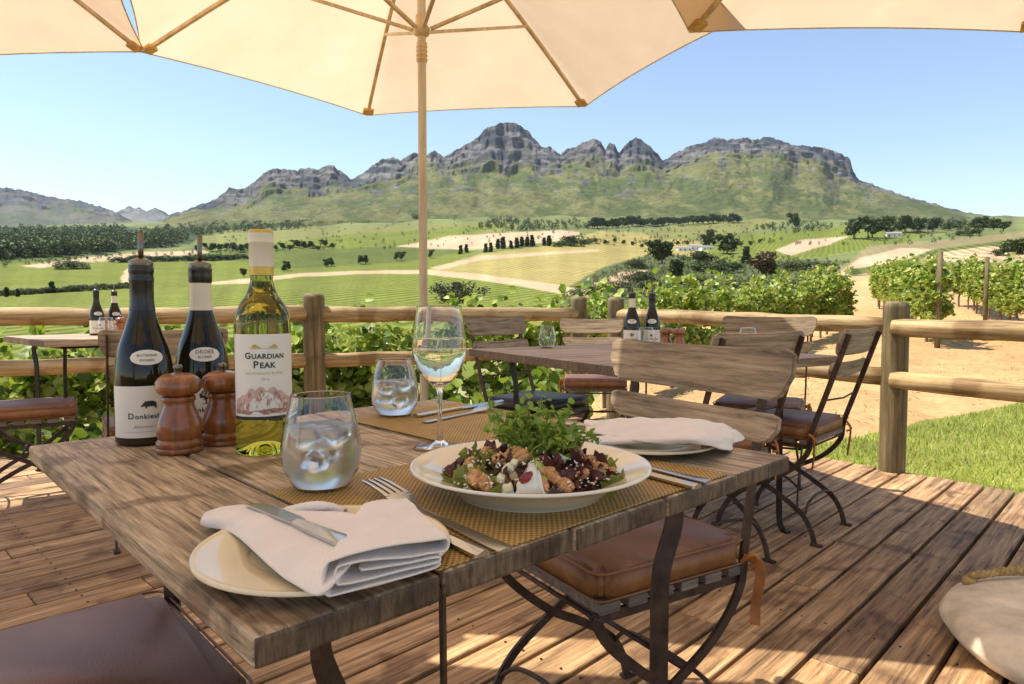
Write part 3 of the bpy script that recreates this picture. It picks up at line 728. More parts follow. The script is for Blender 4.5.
forest('scrub',[(560,300),(585,284),(615,266),(655,252),(700,258),(760,256),(850,262),(830,275),(820,292),(700,300)],1100,3.0,'dense olive green scrub filling the gully beyond the vines','scrubleaf',.8)
forest('scrub',[(560,238),(720,236),(740,243),(650,247),(600,246)],70,5,'scattered scrub on the middle slope','scrubleaf',.8)
forest('scrub',[(200,250),(240,228),(420,216),(600,220),(760,222),(1000,226),(1000,238),(900,246),(760,246),(560,240),(400,250)],420,5,'scattered dark bushes and trees over the far fields','treeleaf',.9)
forest('scrub',[(0,262),(330,246),(330,250),(0,268)],110,5,'ragged hedge line between the far left fields','treeleaf',.9)
# farm buildings
def house(px,py,w,d,h,rz,label,roofh=.35):
    x,y,z=hit(px,py); r=empty('farm_building',(x,y,z-1),rz)
    m=MB(); m.box((0,0,h/2),(w,d,h)); m.build('wall',M['whitewall'],r)
    f=MB(); rh=h*roofh
    V=[(-w/2-.5,-d/2-.5,h+.02),(w/2+.5,-d/2-.5,h+.02),(w/2+.5,d/2+.5,h+.02),(-w/2-.5,d/2+.5,h+.02),(-w/2-.5,0,h+rh),(w/2+.5,0,h+rh)]
    f.add(V,[(0,1,5,4),(2,3,4,5),(0,4,3),(1,2,5),(0,3,2,1)]); f.build('roof',M['roof'],r)
    for i in range(max(2,int(w/5))):
        ww=MB(); ww.box((-w/2+(i+.5)*w/max(2,int(w/5)),-d/2-.05,h*.5),(1.4,.12,1.6)); ww.build('window',M['darkpane'],r)
    tag(r,label,'farm building')
house(683,251,15,7,4,.1,'long white farm building at the left of the distant cluster')
house(694,250,11,7,5,-.15,'taller white farm building in the middle of the cluster')
house(705,250,13,7,4,.25,'low white farm building at the right of the cluster')
house(891,237,16,8,5,-.3,'small white farm building in front of the dark grove')
house(940,228,16,8,6,.3,'white farm building high behind the grove on the right')
# ------------------------------------------------------------------ deck
DA=R(44.0)                      # boards run 44 deg right of forward
bd=Vector((math.sin(DA),math.cos(DA),0)); bn=Vector((math.cos(DA),-math.sin(DA),0))
C1=Vector((2.20,3.90,0)); C2=Vector((.80,5.62,0)); C3=Vector((.50,5.80,0)); C4=Vector((-3.9,3.92,0))
deck=MB(); pitch=.136
def smax(off):
    """how far a board at bn*off runs before the deck edge"""
    best=1e9
    for a,b_ in ((C2+(C1-C2)*3.5,C2),(C2,C3),(C3,C3+(C4-C3)*3)):
        e=b_-a; p=bn*off
        den=bd.x*e.y-bd.y*e.x
        if abs(den)<1e-6: continue
        s=((a.x-p.x)*e.y-(a.y-p.y)*e.x)/den
        u=((a.x-p.x)*bd.y-(a.y-p.y)*bd.x)/den
        if -.001<=u<=1.001 and s>-3: best=min(best,s)
    return best
i=-60
while i<40:
    off=i*pitch; s1=smax(off+pitch/2)
    if s1>1e8: i+=1; continue
    s1=min(s1,9)+.05
    cuts=[-4.5]; s=-4.5+rng.uniform(.5,3)
    while s<s1-1.2: cuts.append(s); s+=rng.uniform(3.6,6)
    cuts.append(s1)
    for a,b_ in zip(cuts[:-1],cuts[1:]):
        cv=tuple(rng.random(3)); z=rng.uniform(-.002,.001)
        deck.box((off+pitch/2,(a+b_)/2,-.016+z),(pitch-.014,b_-a-.004,.032),.0035,col=cv,seg=1)
    i+=1
o=deck.build('deck',M['deck']); o.rotation_euler=(0,0,-DA); tag(o,kind='structure')
# joists and the dark underside
sub=MB()
for q in range(12):
    s=-3.9+q*.75
    w0=-6.5; w1=4.6
    lo=[k*pitch for k in range(-60,38) if smax(k*pitch)<1e8 and smax(k*pitch)>s]
    if lo: sub.box(((min(lo)+max(lo))/2,s,-.105),(max(lo)-min(lo),.05,.14))
o=sub.build('deck_joists',M['blackiron']); o.rotation_euler=(0,0,-DA); tag(o,kind='structure')
sc=MB()
for s in (0,):
    for k in range(-40,30):
        for q in range(12):
            sj=-3.9+q*.75
            if smax(k*pitch+pitch/2)>sj+.1 and sj>-1:
                for e in (.03,.10): sc.box((k*pitch+e,sj,.0012),(.006,.006,.0015))
o=sc.build('deck_screws',M['blackiron'],None); o.rotation_euler=(0,0,-DA); tag(o,kind='structure')

# ------------------------------------------------------------------ railing
def log(mb,a,b_,r,n=14,wob=.006):
    a=Vector(a);b_=Vector(b_); k=10; P=[a.lerp(b_,t/k)+Vector((0,0,random.uniform(-wob,wob))) for t in range(k+1)]
    mb.tube(P,[r*random.uniform(.97,1.03) for _ in P],n,col=tuple(rng.random(3)))
def railing(label,posts,spans,sag=None):
    root=empty('wooden_railing',(0,0,0))
    for (x,y,h,r) in posts:
        m=MB(); prof=[(0,-.45),(r,-.45)]+[(r*(1+.015*math.sin(z*5)),z) for z in np.linspace(-.4,h-.04,8)]+[(r*.93,h-.02),(r*.7,h-.004),(0,h)]
        m.lathe(prof,22); p=m.build('post',M['post_log'],root,True); p.location=(x,y,0)
    for a,b_,r in spans:
        m=MB(); d=(Vector(b_)-Vector(a)); 
        log(m,(0,0,0),(d.length,0,0),r)
        p=m.build('rail',M['pole_log'],root,True); p.location=a
        p.rotation_euler=(0,-math.asin(d.z/d.length),math.atan2(d.y,d.x))
    tag(root,label,'railing'); return root
PR1=(2.21,3.93); 
ed=Vector((C1.x-C2.x,C1.y-C2.y,0)).normalized()
pr2=Vector((2.21,3.93,0))+ed*2.6
railing('peeled log railing of two rails along the right edge of the deck',
 [(2.21,3.93,.985,.07),(.86,5.66,1.03,.07),(pr2.x,pr2.y,.97,.07)],
 [((2.21-.03,3.93-.03,.835),(pr2.x,pr2.y,.80),.052),((2.21-.03,3.93-.03,.53),(pr2.x,pr2.y,.50),.052),
  ((.86,5.66,.885),(2.18,3.97,.84),.051),((.86,5.66,.56),(2.18,3.97,.545),.052)])
P315=at(315,342,0); 
def onpx(px,Y,z=0): return ((px-512)/FPX*Y,Y,z)
a315=onpx(314,4.95); ac=(.58,5.92); al=onpx(-60,4.35)
railing('brown log railing of two rails along the left edge of the deck',
 [(a315[0],a315[1],1.05,.077),(ac[0],ac[1],1.04,.07),(al[0]-1.2,al[1]-.3,1.0,.075)],
 [((al[0]-1.2,al[1]-.3,.87),(a315[0],a315[1],.895),.060),((al[0]-1.2,al[1]-.3,.545),(a315[0],a315[1],.56),.054),
  ((a315[0],a315[1],.895),(ac[0],ac[1],.885),.058),((a315[0],a315[1],.56),(ac[0],ac[1],.56),.052)])
# stakes in the vines
for (px,Y,h,r,lab) in [(938,14.2,2.0,.055,'tall weathered wooden stake at the near end of the vine row right of the track'),
                       (752,16.6,1.75,.05,'wooden stake standing in the long vine row left of the track'),
                       (546,9.6,1.35,.03,'thin wooden stake in the vines behind the left-hand corner post'),
  (700,12.6,1.6,.035,'thin grey stake in the long vine row behind the middle-table bottles'),(812,18.6,1.95,.04,'thin stake near the track end of the long left vine row'),(985,15.5,1.9,.045,'stake in the far right vine row')]:
    x=(px-512)/FPX*Y; m=MB(); z0=tz(x,Y); m.lathe([(0,-.2),(r,-.2),(r*1.03,h*.5),(r*.95,h-.01),(r*.6,h),(0,h)],12)
    p=m.build('wooden_stake',M['post_log'],None,True); p.location=(x,Y,z0); tag(p,lab,'stake')

# lawn blades: too many to count
n=26000; xx=rng.uniform(1.3,9,n*3); yy=rng.uniform(2.4,9.5,n*3)
kk=(yy<5.7+.69*(xx-3.0)-.05)&((xx-2.2)*.79+(yy-3.9)*.62>.10)&(xx+yy*.2>1.7)&(xx/yy<1.0)&(xx/yy>.25)
xx=xx[kk][:n*2]; yy=yy[kk][:n*2]; m_=len(xx); zz=terr(xx,yy)
h=rng.uniform(.02,.06,m_); th=rng.uniform(0,6.28,m_); w=.0035+.0012*rng.random(m_); lx=rng.normal(size=m_)*.02; ly=rng.normal(size=m_)*.02
cx,sx_=np.cos(th)*w,np.sin(th)*w
V=np.stack([np.stack([xx-cx,yy-sx_,zz-.003],1),np.stack([xx+cx,yy+sx_,zz-.003],1),np.stack([xx+lx,yy+ly,zz+h],1)],1).reshape(-1,3)
F=np.arange(m_*3).reshape(-1,3)
o=np_mesh('lawn',V,F,M['grassblade']); tag(o,'short bright green lawn beside the right edge of the deck','lawn',None,'stuff')
# dry weeds and clods on the sand
n=1500; Y_=rng.uniform(5.2,40,n*4); X_=rng.uniform(.1,.85,n*4)*Y_; kk=(Y_>5.9+.69*(X_-3.0))&(X_+Y_*.2>1.6); X_=X_[kk][:n];Y_=Y_[kk][:n]
P=np.stack([X_,Y_,terr(X_,Y_)+.02],1); P=np.repeat(P,5,0)+rng.normal(size=(len(P)*5,3))*np.array([.07,.07,.012])
V,F=leaf_quads(P,np.full(len(P),.07),.8,'thin')
weed=leafmat('dry_weeds',[(.30,.20,.09),(.36,.27,.12),(.2,.22,.07)],.2,.8)
o=np_mesh('dry_weeds',V,F,weed); tag(o,'sparse dry weeds scattered on the orange sand','weeds',None,'stuff')

# ------------------------------------------------------------------ furniture
def rounded_slat(mb,w,h,t,curve=.02,ear=.5,m=0):
    """back slat, long axis x, height z, thickness y, with eared ends"""
    n=24; top=[];bot=[]
    for i in range(n+1):
        u=-1+2*i/n; x=u*w/2; e=abs(u)
        zt=h/2*(1-.10*math.cos(u*math.pi*.9)*.3)-(h*.10*max(0,(e-.93)/.07)**2); zb=-h/2+(h*ear*max(0,(e-.86)/.14)**1.8)
        yc=-curve*(1-u*u)
        top.append((x,yc,zt)); bot.append((x,yc,zb))
    V=[];F=[]
    for s_ in (-1,1):
        for (p,q) in zip(top,bot):
            V.append((p[0],p[1]+s_*t/2,p[2])); V.append((q[0],q[1]+s_*t/2,q[2]))
    k=(n+1)*2
    for i in range(n):
        a=2*i; F.append((a,a+1,a+3,a+2)); F.append((k+a,k+a+2,k+a+3,k+a+1))
        F.append((a,a+2,k+a+2,k+a)); F.append((a+1,k+a+1,k+a+3,a+3))
    F.append((0,k,k+1,1)); F.append((2*n,2*n+1,k+2*n+1,k+2*n))
    bm=bmesh.new(); vs=[bm.verts.new(v) for v in V]
    for f in F: bm.faces.new([vs[i] for i in f])
    bmesh.ops.recalc_face_normals(bm,faces=bm.faces)
    es=[e for e in bm.edges if len(e.link_faces)==2 and e.calc_face_angle(0)>R(40)]
    bmesh.ops.bevel(bm,geom=es,offset=.0025,segments=2,affect='EDGES')
    mb.bm(bm,m,tuple(rng.random(3)))

def cushion_mesh(w,d,h,top='leather'):
    bm=bmesh.new(); bmesh.ops.create_cube(bm,size=1); bmesh.ops.scale(bm,vec=(w,d,h),verts=bm.verts)
    bmesh.ops.bevel(bm,geom=[e for e in bm.edges if abs(e.verts[0].co.z-e.verts[1].co.z)>h*.5],offset=.022,segments=4,affect='EDGES')
    bmesh.ops.bevel(bm,geom=[e for e in bm.edges if len(e.link_faces)==2 and e.calc_face_angle(0)>R(60)],offset=.010,segments=3,affect='EDGES')
    bmesh.ops.subdivide_edges(bm,edges=[e for e in bm.edges if e.calc_length()>.1],cuts=7,use_grid_fill=True)
    for v in bm.verts:
        u=v.co.x/(w/2); q=v.co.y/(d/2)
        if v.co.z>0: v.co.z+=.012*(1-u*u)*(1-q*q)+ .0025*mnoise.noise(Vector((v.co.x*14,v.co.y*14,0)))
        v.co.x+=.003*mnoise.noise(Vector((v.co.y*9,v.co.z*30,3)))
    return bm
def make_chair(cush='leather', bh=.86, bw=.46, name='folding_chair', slat='slat', lean=.13):
    root=empty(name)
    hw=.185
    # leather cushion
    bm=cushion_mesh(.40,.385,.058); m=MB(); m.bm(bm); c=m.build('cushion',M[cush],root,True); c.location=(0,.0,.452)
    pm=MB(); 
    for z in (.0245,-.024):
        P=[]; w,d,r=.402/2,.387/2,.022
        for (sx,sy,a0) in ((1,1,0),(-1,1,90),(-1,-1,180),(1,-1,270)):
            for q in range(5):
                a=R(a0+q*22.5); P.append((sx*(w-r)+r*math.cos(a),sy*(d-r)+r*math.sin(a),z))
        P.append(P[0]); pm.tube(P,.0021,5)
    pm.build('piping',M[cush],c,True)
    # slatted seat
    sm=MB()
    for q in range(6): sm.box((0,-.165+q*.066,.413),(.40,.046,.02),.003,col=tuple(rng.random(3)))
    sm.build('seat',M['seatslat'],root)
    # iron frame: two crossing bars on each side
    for s in (-1,1):
        m=MB(); x=s*(hw+.012)
        P=smooth_path([(x,-.19-lean,bh-.02),(x,-.19-lean*.42,.62),(x,-.19,.455),(x,-.175,.37),(x,-.10,.285),(x,.03,.21),(x,.13,.14),(x,.185,.06),(x,.20,.004)],6)
        m.tube(P,0,flat=(.010,.004),wd=(0,1,.3)); 
        m.tube([(x,.185,.004),(x,.225,.004)],0,flat=(.011,.004),wd=(1,0,0))
        m.build('back_post',M['rust'],root)
        m=MB(); x=s*(hw-.004)
        P=smooth_path([(x,.19,.40),(x,.15,.33),(x,.04,.235),(x,-.06,.18),(x,-.15,.12),(x,-.19,.06),(x,-.205,.004)],6)
        m.tube(P,0,flat=(.010,.004),wd=(0,1,.3)); m.tube([(x,-.19,.004),(x,-.235,.004)],0,flat=(.011,.004),wd=(1,0,0))
        m.build('leg',M['rust'],root)
        m=MB(); m.tube([(s*(hw+.004),-.19,.395),(s*(hw+.004),.195,.395)],0,flat=(.010,.004),wd=(0,0,1)); m.build('seat_rail',M['rust'],root)
    for nm,P,r_ in (('stretcher',smooth_path([(-hw,-.165,.10),(-hw*.7,-.16,.15),(0,-.155,.165),(hw*.7,-.16,.15),(hw,-.165,.10)],5),.0055),
        ('stretcher',smooth_path([(-hw-.01,.165,.10),(-hw*.7,.155,.145),(0,.15,.16),(hw*.7,.155,.145),(hw+.01,.165,.10)],5),.0055),
        ('back_stay',[(-hw-.01,-.19-lean*.30,.585),(0,-.19-lean*.34-.012,.58),(hw+.01,-.19-lean*.30,.585)],.004),
        ('pivot_rod',[(-hw-.014,-.03,.243),(hw+.014,-.03,.243)],.006),
        ('cross_rod',[(-hw-.014,-.183,.395),(hw+.014,-.183,.395)],.005),('cross_rod',[(-hw-.014,.19,.395),(hw+.014,.19,.395)],.005)):
        m=MB(); m.tube(P,r_,7); m.build(nm,M['rust'],root,True)
    # two wooden back slats
    ang=math.atan2(lean,bh-.455)
    for (z,h,w) in ((bh-.052,.105,bw),(bh-.162,.062,bw-.04)):
        m=MB(); rounded_slat(m,w,h,.014,.012); sl=m.build('back_slat',M[slat],root)
        f=(z-.455)/(bh-.455); sl.location=(0,-.19-lean*f+.014,z); sl.rotation_euler=(ang,0,0)
    # ties
    for s in (-1,1):
        m=MB(); x=s*.206
        m.tube(smooth_path([(x*.96,-.185,.44),(x+s*.012,-.205,.43),(x+s*.016,-.21,.40),(x+s*.010,-.205,.34),(x+s*.014,-.20,.30)],4),0,flat=(.010,.0015),wd=(1,.6,0))
        m.tube(smooth_path([(x*.96,-.18,.43),(x+s*.014,-.19,.45),(x+s*.006,-.215,.42),(x*.97,-.20,.41)],4),.005,6)
        m.build('tie',M['strap'],root)
    return root
def face(o,x,y,fx,fy,z=0):
    o.location=(x,y,z); o.rotation_euler=(0,0,math.atan2(fy,fx)-math.pi/2)

chB=make_chair(bh=.868,bw=.555,lean=.06); chC=make_chair(bh=.868,bw=.45); chG=copy_tree(chC); chJ=copy_tree(chC); chI=copy_tree(chC); chE=copy_tree(chC)
chD=make_chair('leather_shaded',bh=.90,bw=.48); chF=copy_tree(chD)
for ch in chF.children:
    if ch.name.startswith('cushion'): ch.data=[c for c in chB.children if c.name.startswith('cushion')][0].data
chA=make_chair('leather_dark')
G='folding garden chairs around the deck tables'
def setchair(o,x,y,fx,fy,label,z=0): face(o,x,y,fx,fy,z); tag(o,label,'chair',G)
setchair(chB,.215,1.455,-.855,-.52,'brown cushioned folding chair at the near table with wide backrest slats facing the camera')
setchair(chC,1.18,2.95,-.73,.68,'folding chair seen from behind its curved iron legs near the big corner railing post')
setchair(chG,.70,2.60,-.5,.866,'chair pushed under the long table, its dark slat back just above the nearest backrest')
setchair(chD,.14,3.58,.75,-.66,'chair with cushion coloured dark for shade at the left side of the long table')
setchair(chE,.55,4.55,-.05,-1,'chair behind the long table in front of the twin corner posts')
setchair(chF,1.25,3.42,-.45,-.89,'chair with pale sunlit slats at the far right side of the long table')
setchair(chA,-.60,.853,.736,.677,'folding chair with dark leather cushion at the bottom left corner of the near table')
setchair(chJ,-2.36,3.32,.85,.53,'brown cushioned chair at the far left beside the small distant table')
setchair(chI,-1.50,2.88,-.55,.83,'chair with slatted back behind the wine bottles at the left')

def make_table(w,l,h,th,mat,nplank,name='wooden_table',inset=.12,legs='rust',fy=None):
    """local x across the planks, y along them; origin on the floor under the centre"""
    root=empty(name); m=MB(); pw=w/nplank
    for i in range(nplank):
        m.box((-w/2+pw*(i+.5),0,h-th/2+rng.uniform(-.0006,.0006)),(pw-.0048,l+rng.uniform(-.004,.004),th),.0035,col=tuple(rng.random(3)))
    m.build('tabletop',mat,root)
    m=MB(); iw,il=w/2-inset+.01,l/2-inset+.01; z=h-th-.008
    for (a,b_) in (((-iw,-il),(iw,-il)),((iw,-il),(iw,il)),((iw,il),(-iw,il)),((-iw,il),(-iw,-il))):
        m.tube([(a[0],a[1],z),(b_[0],b_[1],z)],0,flat=(.008,.012),wd=(0,0,1))
    m.build('frame',M['blackiron'],root)
    for sx in (-1,1):
        for sy in (-1,1):
            x=sx*(w/2-inset); y=sy*(l/2-(fy if fy and sy>0 else inset)); m=MB()
            if fy and sx<0 and sy>0: x,y=-.206,.375
            P=smooth_path([(x,y,h-th-.006),(x+sx*.012,y+sy*.004,h-.09),(x-sx*.012,y,h-.16),(x-sx*.016,y,h-.24),(x-sx*.014,y,.3),(x-sx*.01,y,.06),(x+sx*.01,y,.003)],6)
            m.tube(P,0,flat=(.012,.004),wd=(sx*.8,sy*.6,0)); m.tube([(x+sx*.01,y,.004),(x+sx*.04,y,.004)],0,flat=(.013,.004),wd=(0,1,0))
            m.build('leg',M[legs],root)
    return root
TA=R(43.4); T1w,T1l=.752,.80
e1=Vector((math.cos(TA),math.sin(TA),0)); e2=Vector((-math.sin(TA),math.cos(TA),0)); NC=Vector((-.162,.410,0))
def tp(a,b_,z=.75): p=NC+e1*a+e2*b_; return Vector((p.x,p.y,z))
t1=make_table(T1w,T1l,.75,.022,M['table'],5,legs='rust',fy=.19); c=tp(T1w/2,T1l/2,0); t1.location=c; t1.rotation_euler=(0,0,TA)
tag(t1,'weathered wooden table laid with plates, glasses and wine in the foreground','table')
a2=R(30); w2,l2=1.12,1.20
t2=make_table(l2,w2,.75,.036,M['table2'],7,legs='blackiron',inset=.16)
Lc=Vector((-.207,3.28,0)); u1=Vector((.5,-.866,0)); u2=Vector((.866,.5,0)); c2=Lc+u1*(l2/2)+u2*(w2/2); t2.location=c2; t2.rotation_euler=(0,0,math.atan2(u1.y,u1.x))
tag(t2,'large bleached wooden table in the middle distance with two dark bottles on it','table')
t3=make_table(.8,.85,.785,.035,M['table2'],5,legs='blackiron')
v3=Vector((-.743,.669,0)); u3=Vector((.669,.743,0)); n3=Vector((-2.30,3.35,0)); c3=n3+v3*.4+u3*.425; t3.location=c3; t3.rotation_euler=(0,0,math.atan2(v3.y,v3.x)+math.pi)
tag(t3,'small dark-edged table at the far left beside the railing','table')

# ------------------------------------------------------------------ umbrellas
def make_umbrella(rot):
    Rr=1.5; hE=2.27; hA=2.95
    root=empty('market_umbrella')
    VV=[];FF=[]; nu=14; nv=12
    def canopy_pt(k,u,v):
        a0=rot+k*math.pi/3; a1=a0+math.pi/3
        p0=Vector((math.cos(a0)*Rr,math.sin(a0)*Rr,hE)); p1=Vector((math.cos(a1)*Rr,math.sin(a1)*Rr,hE))
        e=p0.lerp(p1,u); s=4*u*(1-u); e.x*=1-.030*s; e.y*=1-.030*s; e.z+=.004*s
        A=Vector((0,0,hA)); p=A.lerp(e,v); p.z-=.05*s*math.sin(math.pi*v)*.8
        p.z+=.035*math.sin(math.pi*v)
        return p
    bm=bmesh.new()
    for k in range(6):
        g=[[bm.verts.new(canopy_pt(k,i/nu,j/nv)) for i in range(nu+1)] for j in range(nv+1)]
        for j in range(nv):
            for i in range(nu):
                bm.faces.new((g[j][i],g[j][i+1],g[j+1][i+1],g[j+1][i]))
    bmesh.ops.remove_doubles(bm,verts=bm.verts,dist=1e-4)
    m=MB(); m.bm(bm); cp=m.build('canopy',M['canopy'],root,True)
    hm=MB()
    for k in range(6):
        hm.tube([canopy_pt(k,i/nu,1) for i in range(nu+1)],.0035,5)
    hm.build('hem',M['umb_wood'],cp,True)
    m=MB(); m.lathe([(0,0),(.021,0),(.021,2.95),(.018,3.02),(0,3.03)],18); m.build('pole',M['umb_pole'],root,True)
    m=MB(); m.lathe([(.023,2.265),(.038,2.275),(.040,2.305),(.028,2.32),(.03,2.36),(.026,2.37)],18); m.lathe([(.022,2.14),(.026,2.145),(.026,2.235),(.022,2.24)],14)
    for z in (2.15,2.17,2.19,2.21): m.lathe([(.026,z),(.029,z+.005),(.026,z+.01)],14)
    m.build('hub',M['umb_wood'],root,True)
    for k in range(6):
        a=rot+k*math.pi/3; d=Vector((math.cos(a),math.sin(a),0)); w=Vector((-d.y,d.x,0))
        def rib(v): return Vector((0,0,hA)).lerp(d*Rr+Vector((0,0,hE)),v)+Vector((0,0,.035*math.sin(math.pi*v)-.013))
        m=MB(); m.tube([rib(v) for v in np.linspace(.02,.985,9)],0,flat=(.010,.008),wd=w); m.build('rib',M['umb_wood'],root)
        m=MB(); m.tube([d*.045+Vector((0,0,2.30)),rib(.56)-Vector((0,0,.012))],0,flat=(.009,.007),wd=w); m.build('strut',M['umb_wood'],root)
        m=MB(); p=rib(.965); rm=Matrix.Rotation(a,3,'Z')@Matrix.Rotation(R(24),3,'Y')
        m.box(p+Vector((0,0,-.004)),(.055,.07,.022),.005,rm); m.build('corner_pocket',M['pocket'],root)
    return root
M['pocket']=simple('orange_canvas_pocket',(.62,.40,.14),.8,0,.3,30,.3)
U=[((-.44,3.40),R(52)),((-2.765,2.35),R(53.5)),((1.58,1.84),R(60)),((-.66,.36),R(56))]
LABU=['cream market umbrella whose pole stands behind the near table','cream canopy corner entering the picture at the top left','cream canopy edge entering the picture at the top right','cream market umbrella shading the near table from above the viewer']
def make_base():
    r=empty('umbrella_base')
    m=MB(); m.lathe([(0,0),(.33,0),(.38,.02),(.405,.055),(.39,.085),(.33,.108),(.2,.118),(.05,.12),(0,.12)],56)
    for v in m.V:
        v*=1.0; q=mnoise.noise(Vector((v.x*5,v.y*5,v.z*5)))*.006; v.x+=q; v.y+=q
    m.build('stone',M['stone'],r,True)
    p=MB(); p.box((0,0,.124),(.19,.19,.012),.004); p.lathe([(.03,.128),(.034,.132),(.034,.31),(.029,.31),(.027,.128)],18); p.build('socket_plate',M['greymetal'],r)
    k=MB(); P=[]
    for i in range(31):
        t=i/30; P.append((-.325+.01*math.sin(t*math.pi),-.15+.30*t,.114+.016*math.sin(t*math.pi)))
    for ph in (0,2.1,4.2):
        k.tube([Vector(q)+Vector((math.cos(i*1.3+ph)*.007,0,math.sin(i*1.3+ph)*.007+.004)) for i,q in enumerate(P)],.0075,6)
    k.tube([(P[0][0],P[0][1],P[0][2]-.02),P[0]],.02,8); k.tube([(P[-1][0],P[-1][1],P[-1][2]-.02),P[-1]],.02,8)
    k.build('rope_handle',M['rope'],r,True); return r
base=make_base()
BL=['pale concrete base under the umbrella pole behind the near table','pale concrete base of the umbrella left of the view','round pale concrete umbrella base with rope handle on the deck at bottom right','pale concrete base beside the chair left of the viewer']
for i,((x,y),rt) in enumerate(U):
    o=make_umbrella(rt); o.location=(x,y,(0,-.02,-.07,0)[i]); o.scale=(1.27,1.27,1) if i==3 else (1.03,1.03,1) if i==2 else (1,1,1); tag(o,LABU[i],'umbrella','cream market umbrellas over the deck')
    if i in (1,3): continue
    b_=base if i==0 else copy_tree(base); b_.location=(x+(.03 if i==2 else 0),y-(.07 if i==2 else 0),.001); b_.rotation_euler=(0,0,R(-82) if i==2 else .4); tag(b_,BL[i],'umbrella base','umbrella bases on the deck')
# ------------------------------------------------------------------ things on the tables
TZ=.7512
def prof_r(prof,z):
    for (r0,z0),(r1,z1) in zip(prof[:-1],prof[1:]):
        if z0<=z<=z1 and z1>z0: return r0+(r1-r0)*(z-z0)/(z1-z0)
    return prof[-1][0]
def smprof(P,n=6):
    Q=smooth_path([(r,0,z) for r,z in P],n); return [(max(0,q.x),q.z) for q in Q]
def decal_grid(prof,u0,u1,z0,z1,rot,off,nu=20,nv=8,shape=None):
    """patch wrapped on a bottle; u in metres along the surface"""
    V=[];F=[]
    for j in range(nv+1):
        for i in range(nu+1):
            u=u0+(u1-u0)*i/nu; z=z0+(z1-z0)*j/nv
            if shape=='oval':
                a=(u-(u0+u1)/2)/((u1-u0)/2); s=math.sqrt(max(0,1-a*a)); zc=(z0+z1)/2; z=zc+(z-zc)*s
            r=prof_r(prof,z)+off; th=u/prof_r(prof,max(z0,0.0))+rot-math.pi/2
            V.append((r*math.cos(th),r*math.sin(th),z))
    for j in range(nv):
        for i in range(nu):
            a=j*(nu+1)+i; F.append((a,a+1,a+nu+2,a+nu+1))
    return V,F
def text_mesh(txt,size,shear=0,bold=0.0,space=1.0):
    cu=bpy.data.curves.new('t','FONT'); cu.body=txt; cu.size=size; cu.shear=shear; cu.offset=bold; cu.space_character=space; cu.resolution_u=3
    o=bpy.data.objects.new('t',cu); col.objects.link(o); dg=bpy.context.evaluated_depsgraph_get(); me=bpy.data.meshes.new_from_object(o.evaluated_get(dg))
    V=[(v.co.x,v.co.y) for v in me.vertices]; F=[tuple(p.vertices) for p in me.polygons]
    bpy.data.objects.remove(o); bpy.data.curves.remove(cu); bpy.data.meshes.remove(me); return V,F
def put_text(name,parts,prof,zbase,rot,mat,parent,off=.0009,width=None,uc=0.0):
    """parts: list of (text,size,bold); laid out in a line, serifs added, wrapped on the bottle"""
    VV=[];FF=[];x=0
    for (t,s,bd_,sh_) in parts:
        V,F=text_mesh(t,s,sh_,bd_,1.08)
        if not V: x+=s*.3; continue
        b0=len(VV); mx=max(v[0] for v in V)
        VV+=[(v[0]+x,v[1]) for v in V]; FF+=[tuple(i+b0 for i in f) for f in F]; x+=mx+s*.10
    mid=(min(v[0] for v in VV)+max(v[0] for v in VV))/2; W=max(v[0] for v in VV)-min(v[0] for v in VV); k=(width/W) if width else 1
    r0=prof_r(prof,zbase); out=[]
    for (a,y) in VV:
        u=(a-mid)*k+uc; z=zbase+y*(k if width else 1); r=prof_r(prof,z)+off; th=u/r0+rot-math.pi/2
        out.append((r*math.cos(th),r*math.sin(th),z))
    return mesh_obj(name,out,FF,M[mat],parent)
def flat_shape(polys,prof,rot,off):
    V=[];F=[]
    for P in polys:
        # dense triangulation through bmesh so the patch follows the curve
        bm=bmesh.new(); f=bm.faces.new([bm.verts.new((x,y,0)) for x,y in P]); bmesh.ops.triangulate(bm,faces=[f])
        bmesh.ops.subdivide_edges(bm,edges=[e for e in bm.edges if e.calc_length()>.012],cuts=3)
        bmesh.ops.triangulate(bm,faces=bm.faces[:]); bm.verts.index_update(); b0=len(V)
        for v in bm.verts:
            r=prof_r(prof,v.co.y)+off; th=v.co.x/prof_r(prof,.06)+rot-math.pi/2; V.append((r*math.cos(th),r*math.sin(th),v.co.y))
        F+=[tuple(v.index+b0 for v in f.verts) for f in bm.faces]; bm.free()
    return V,F

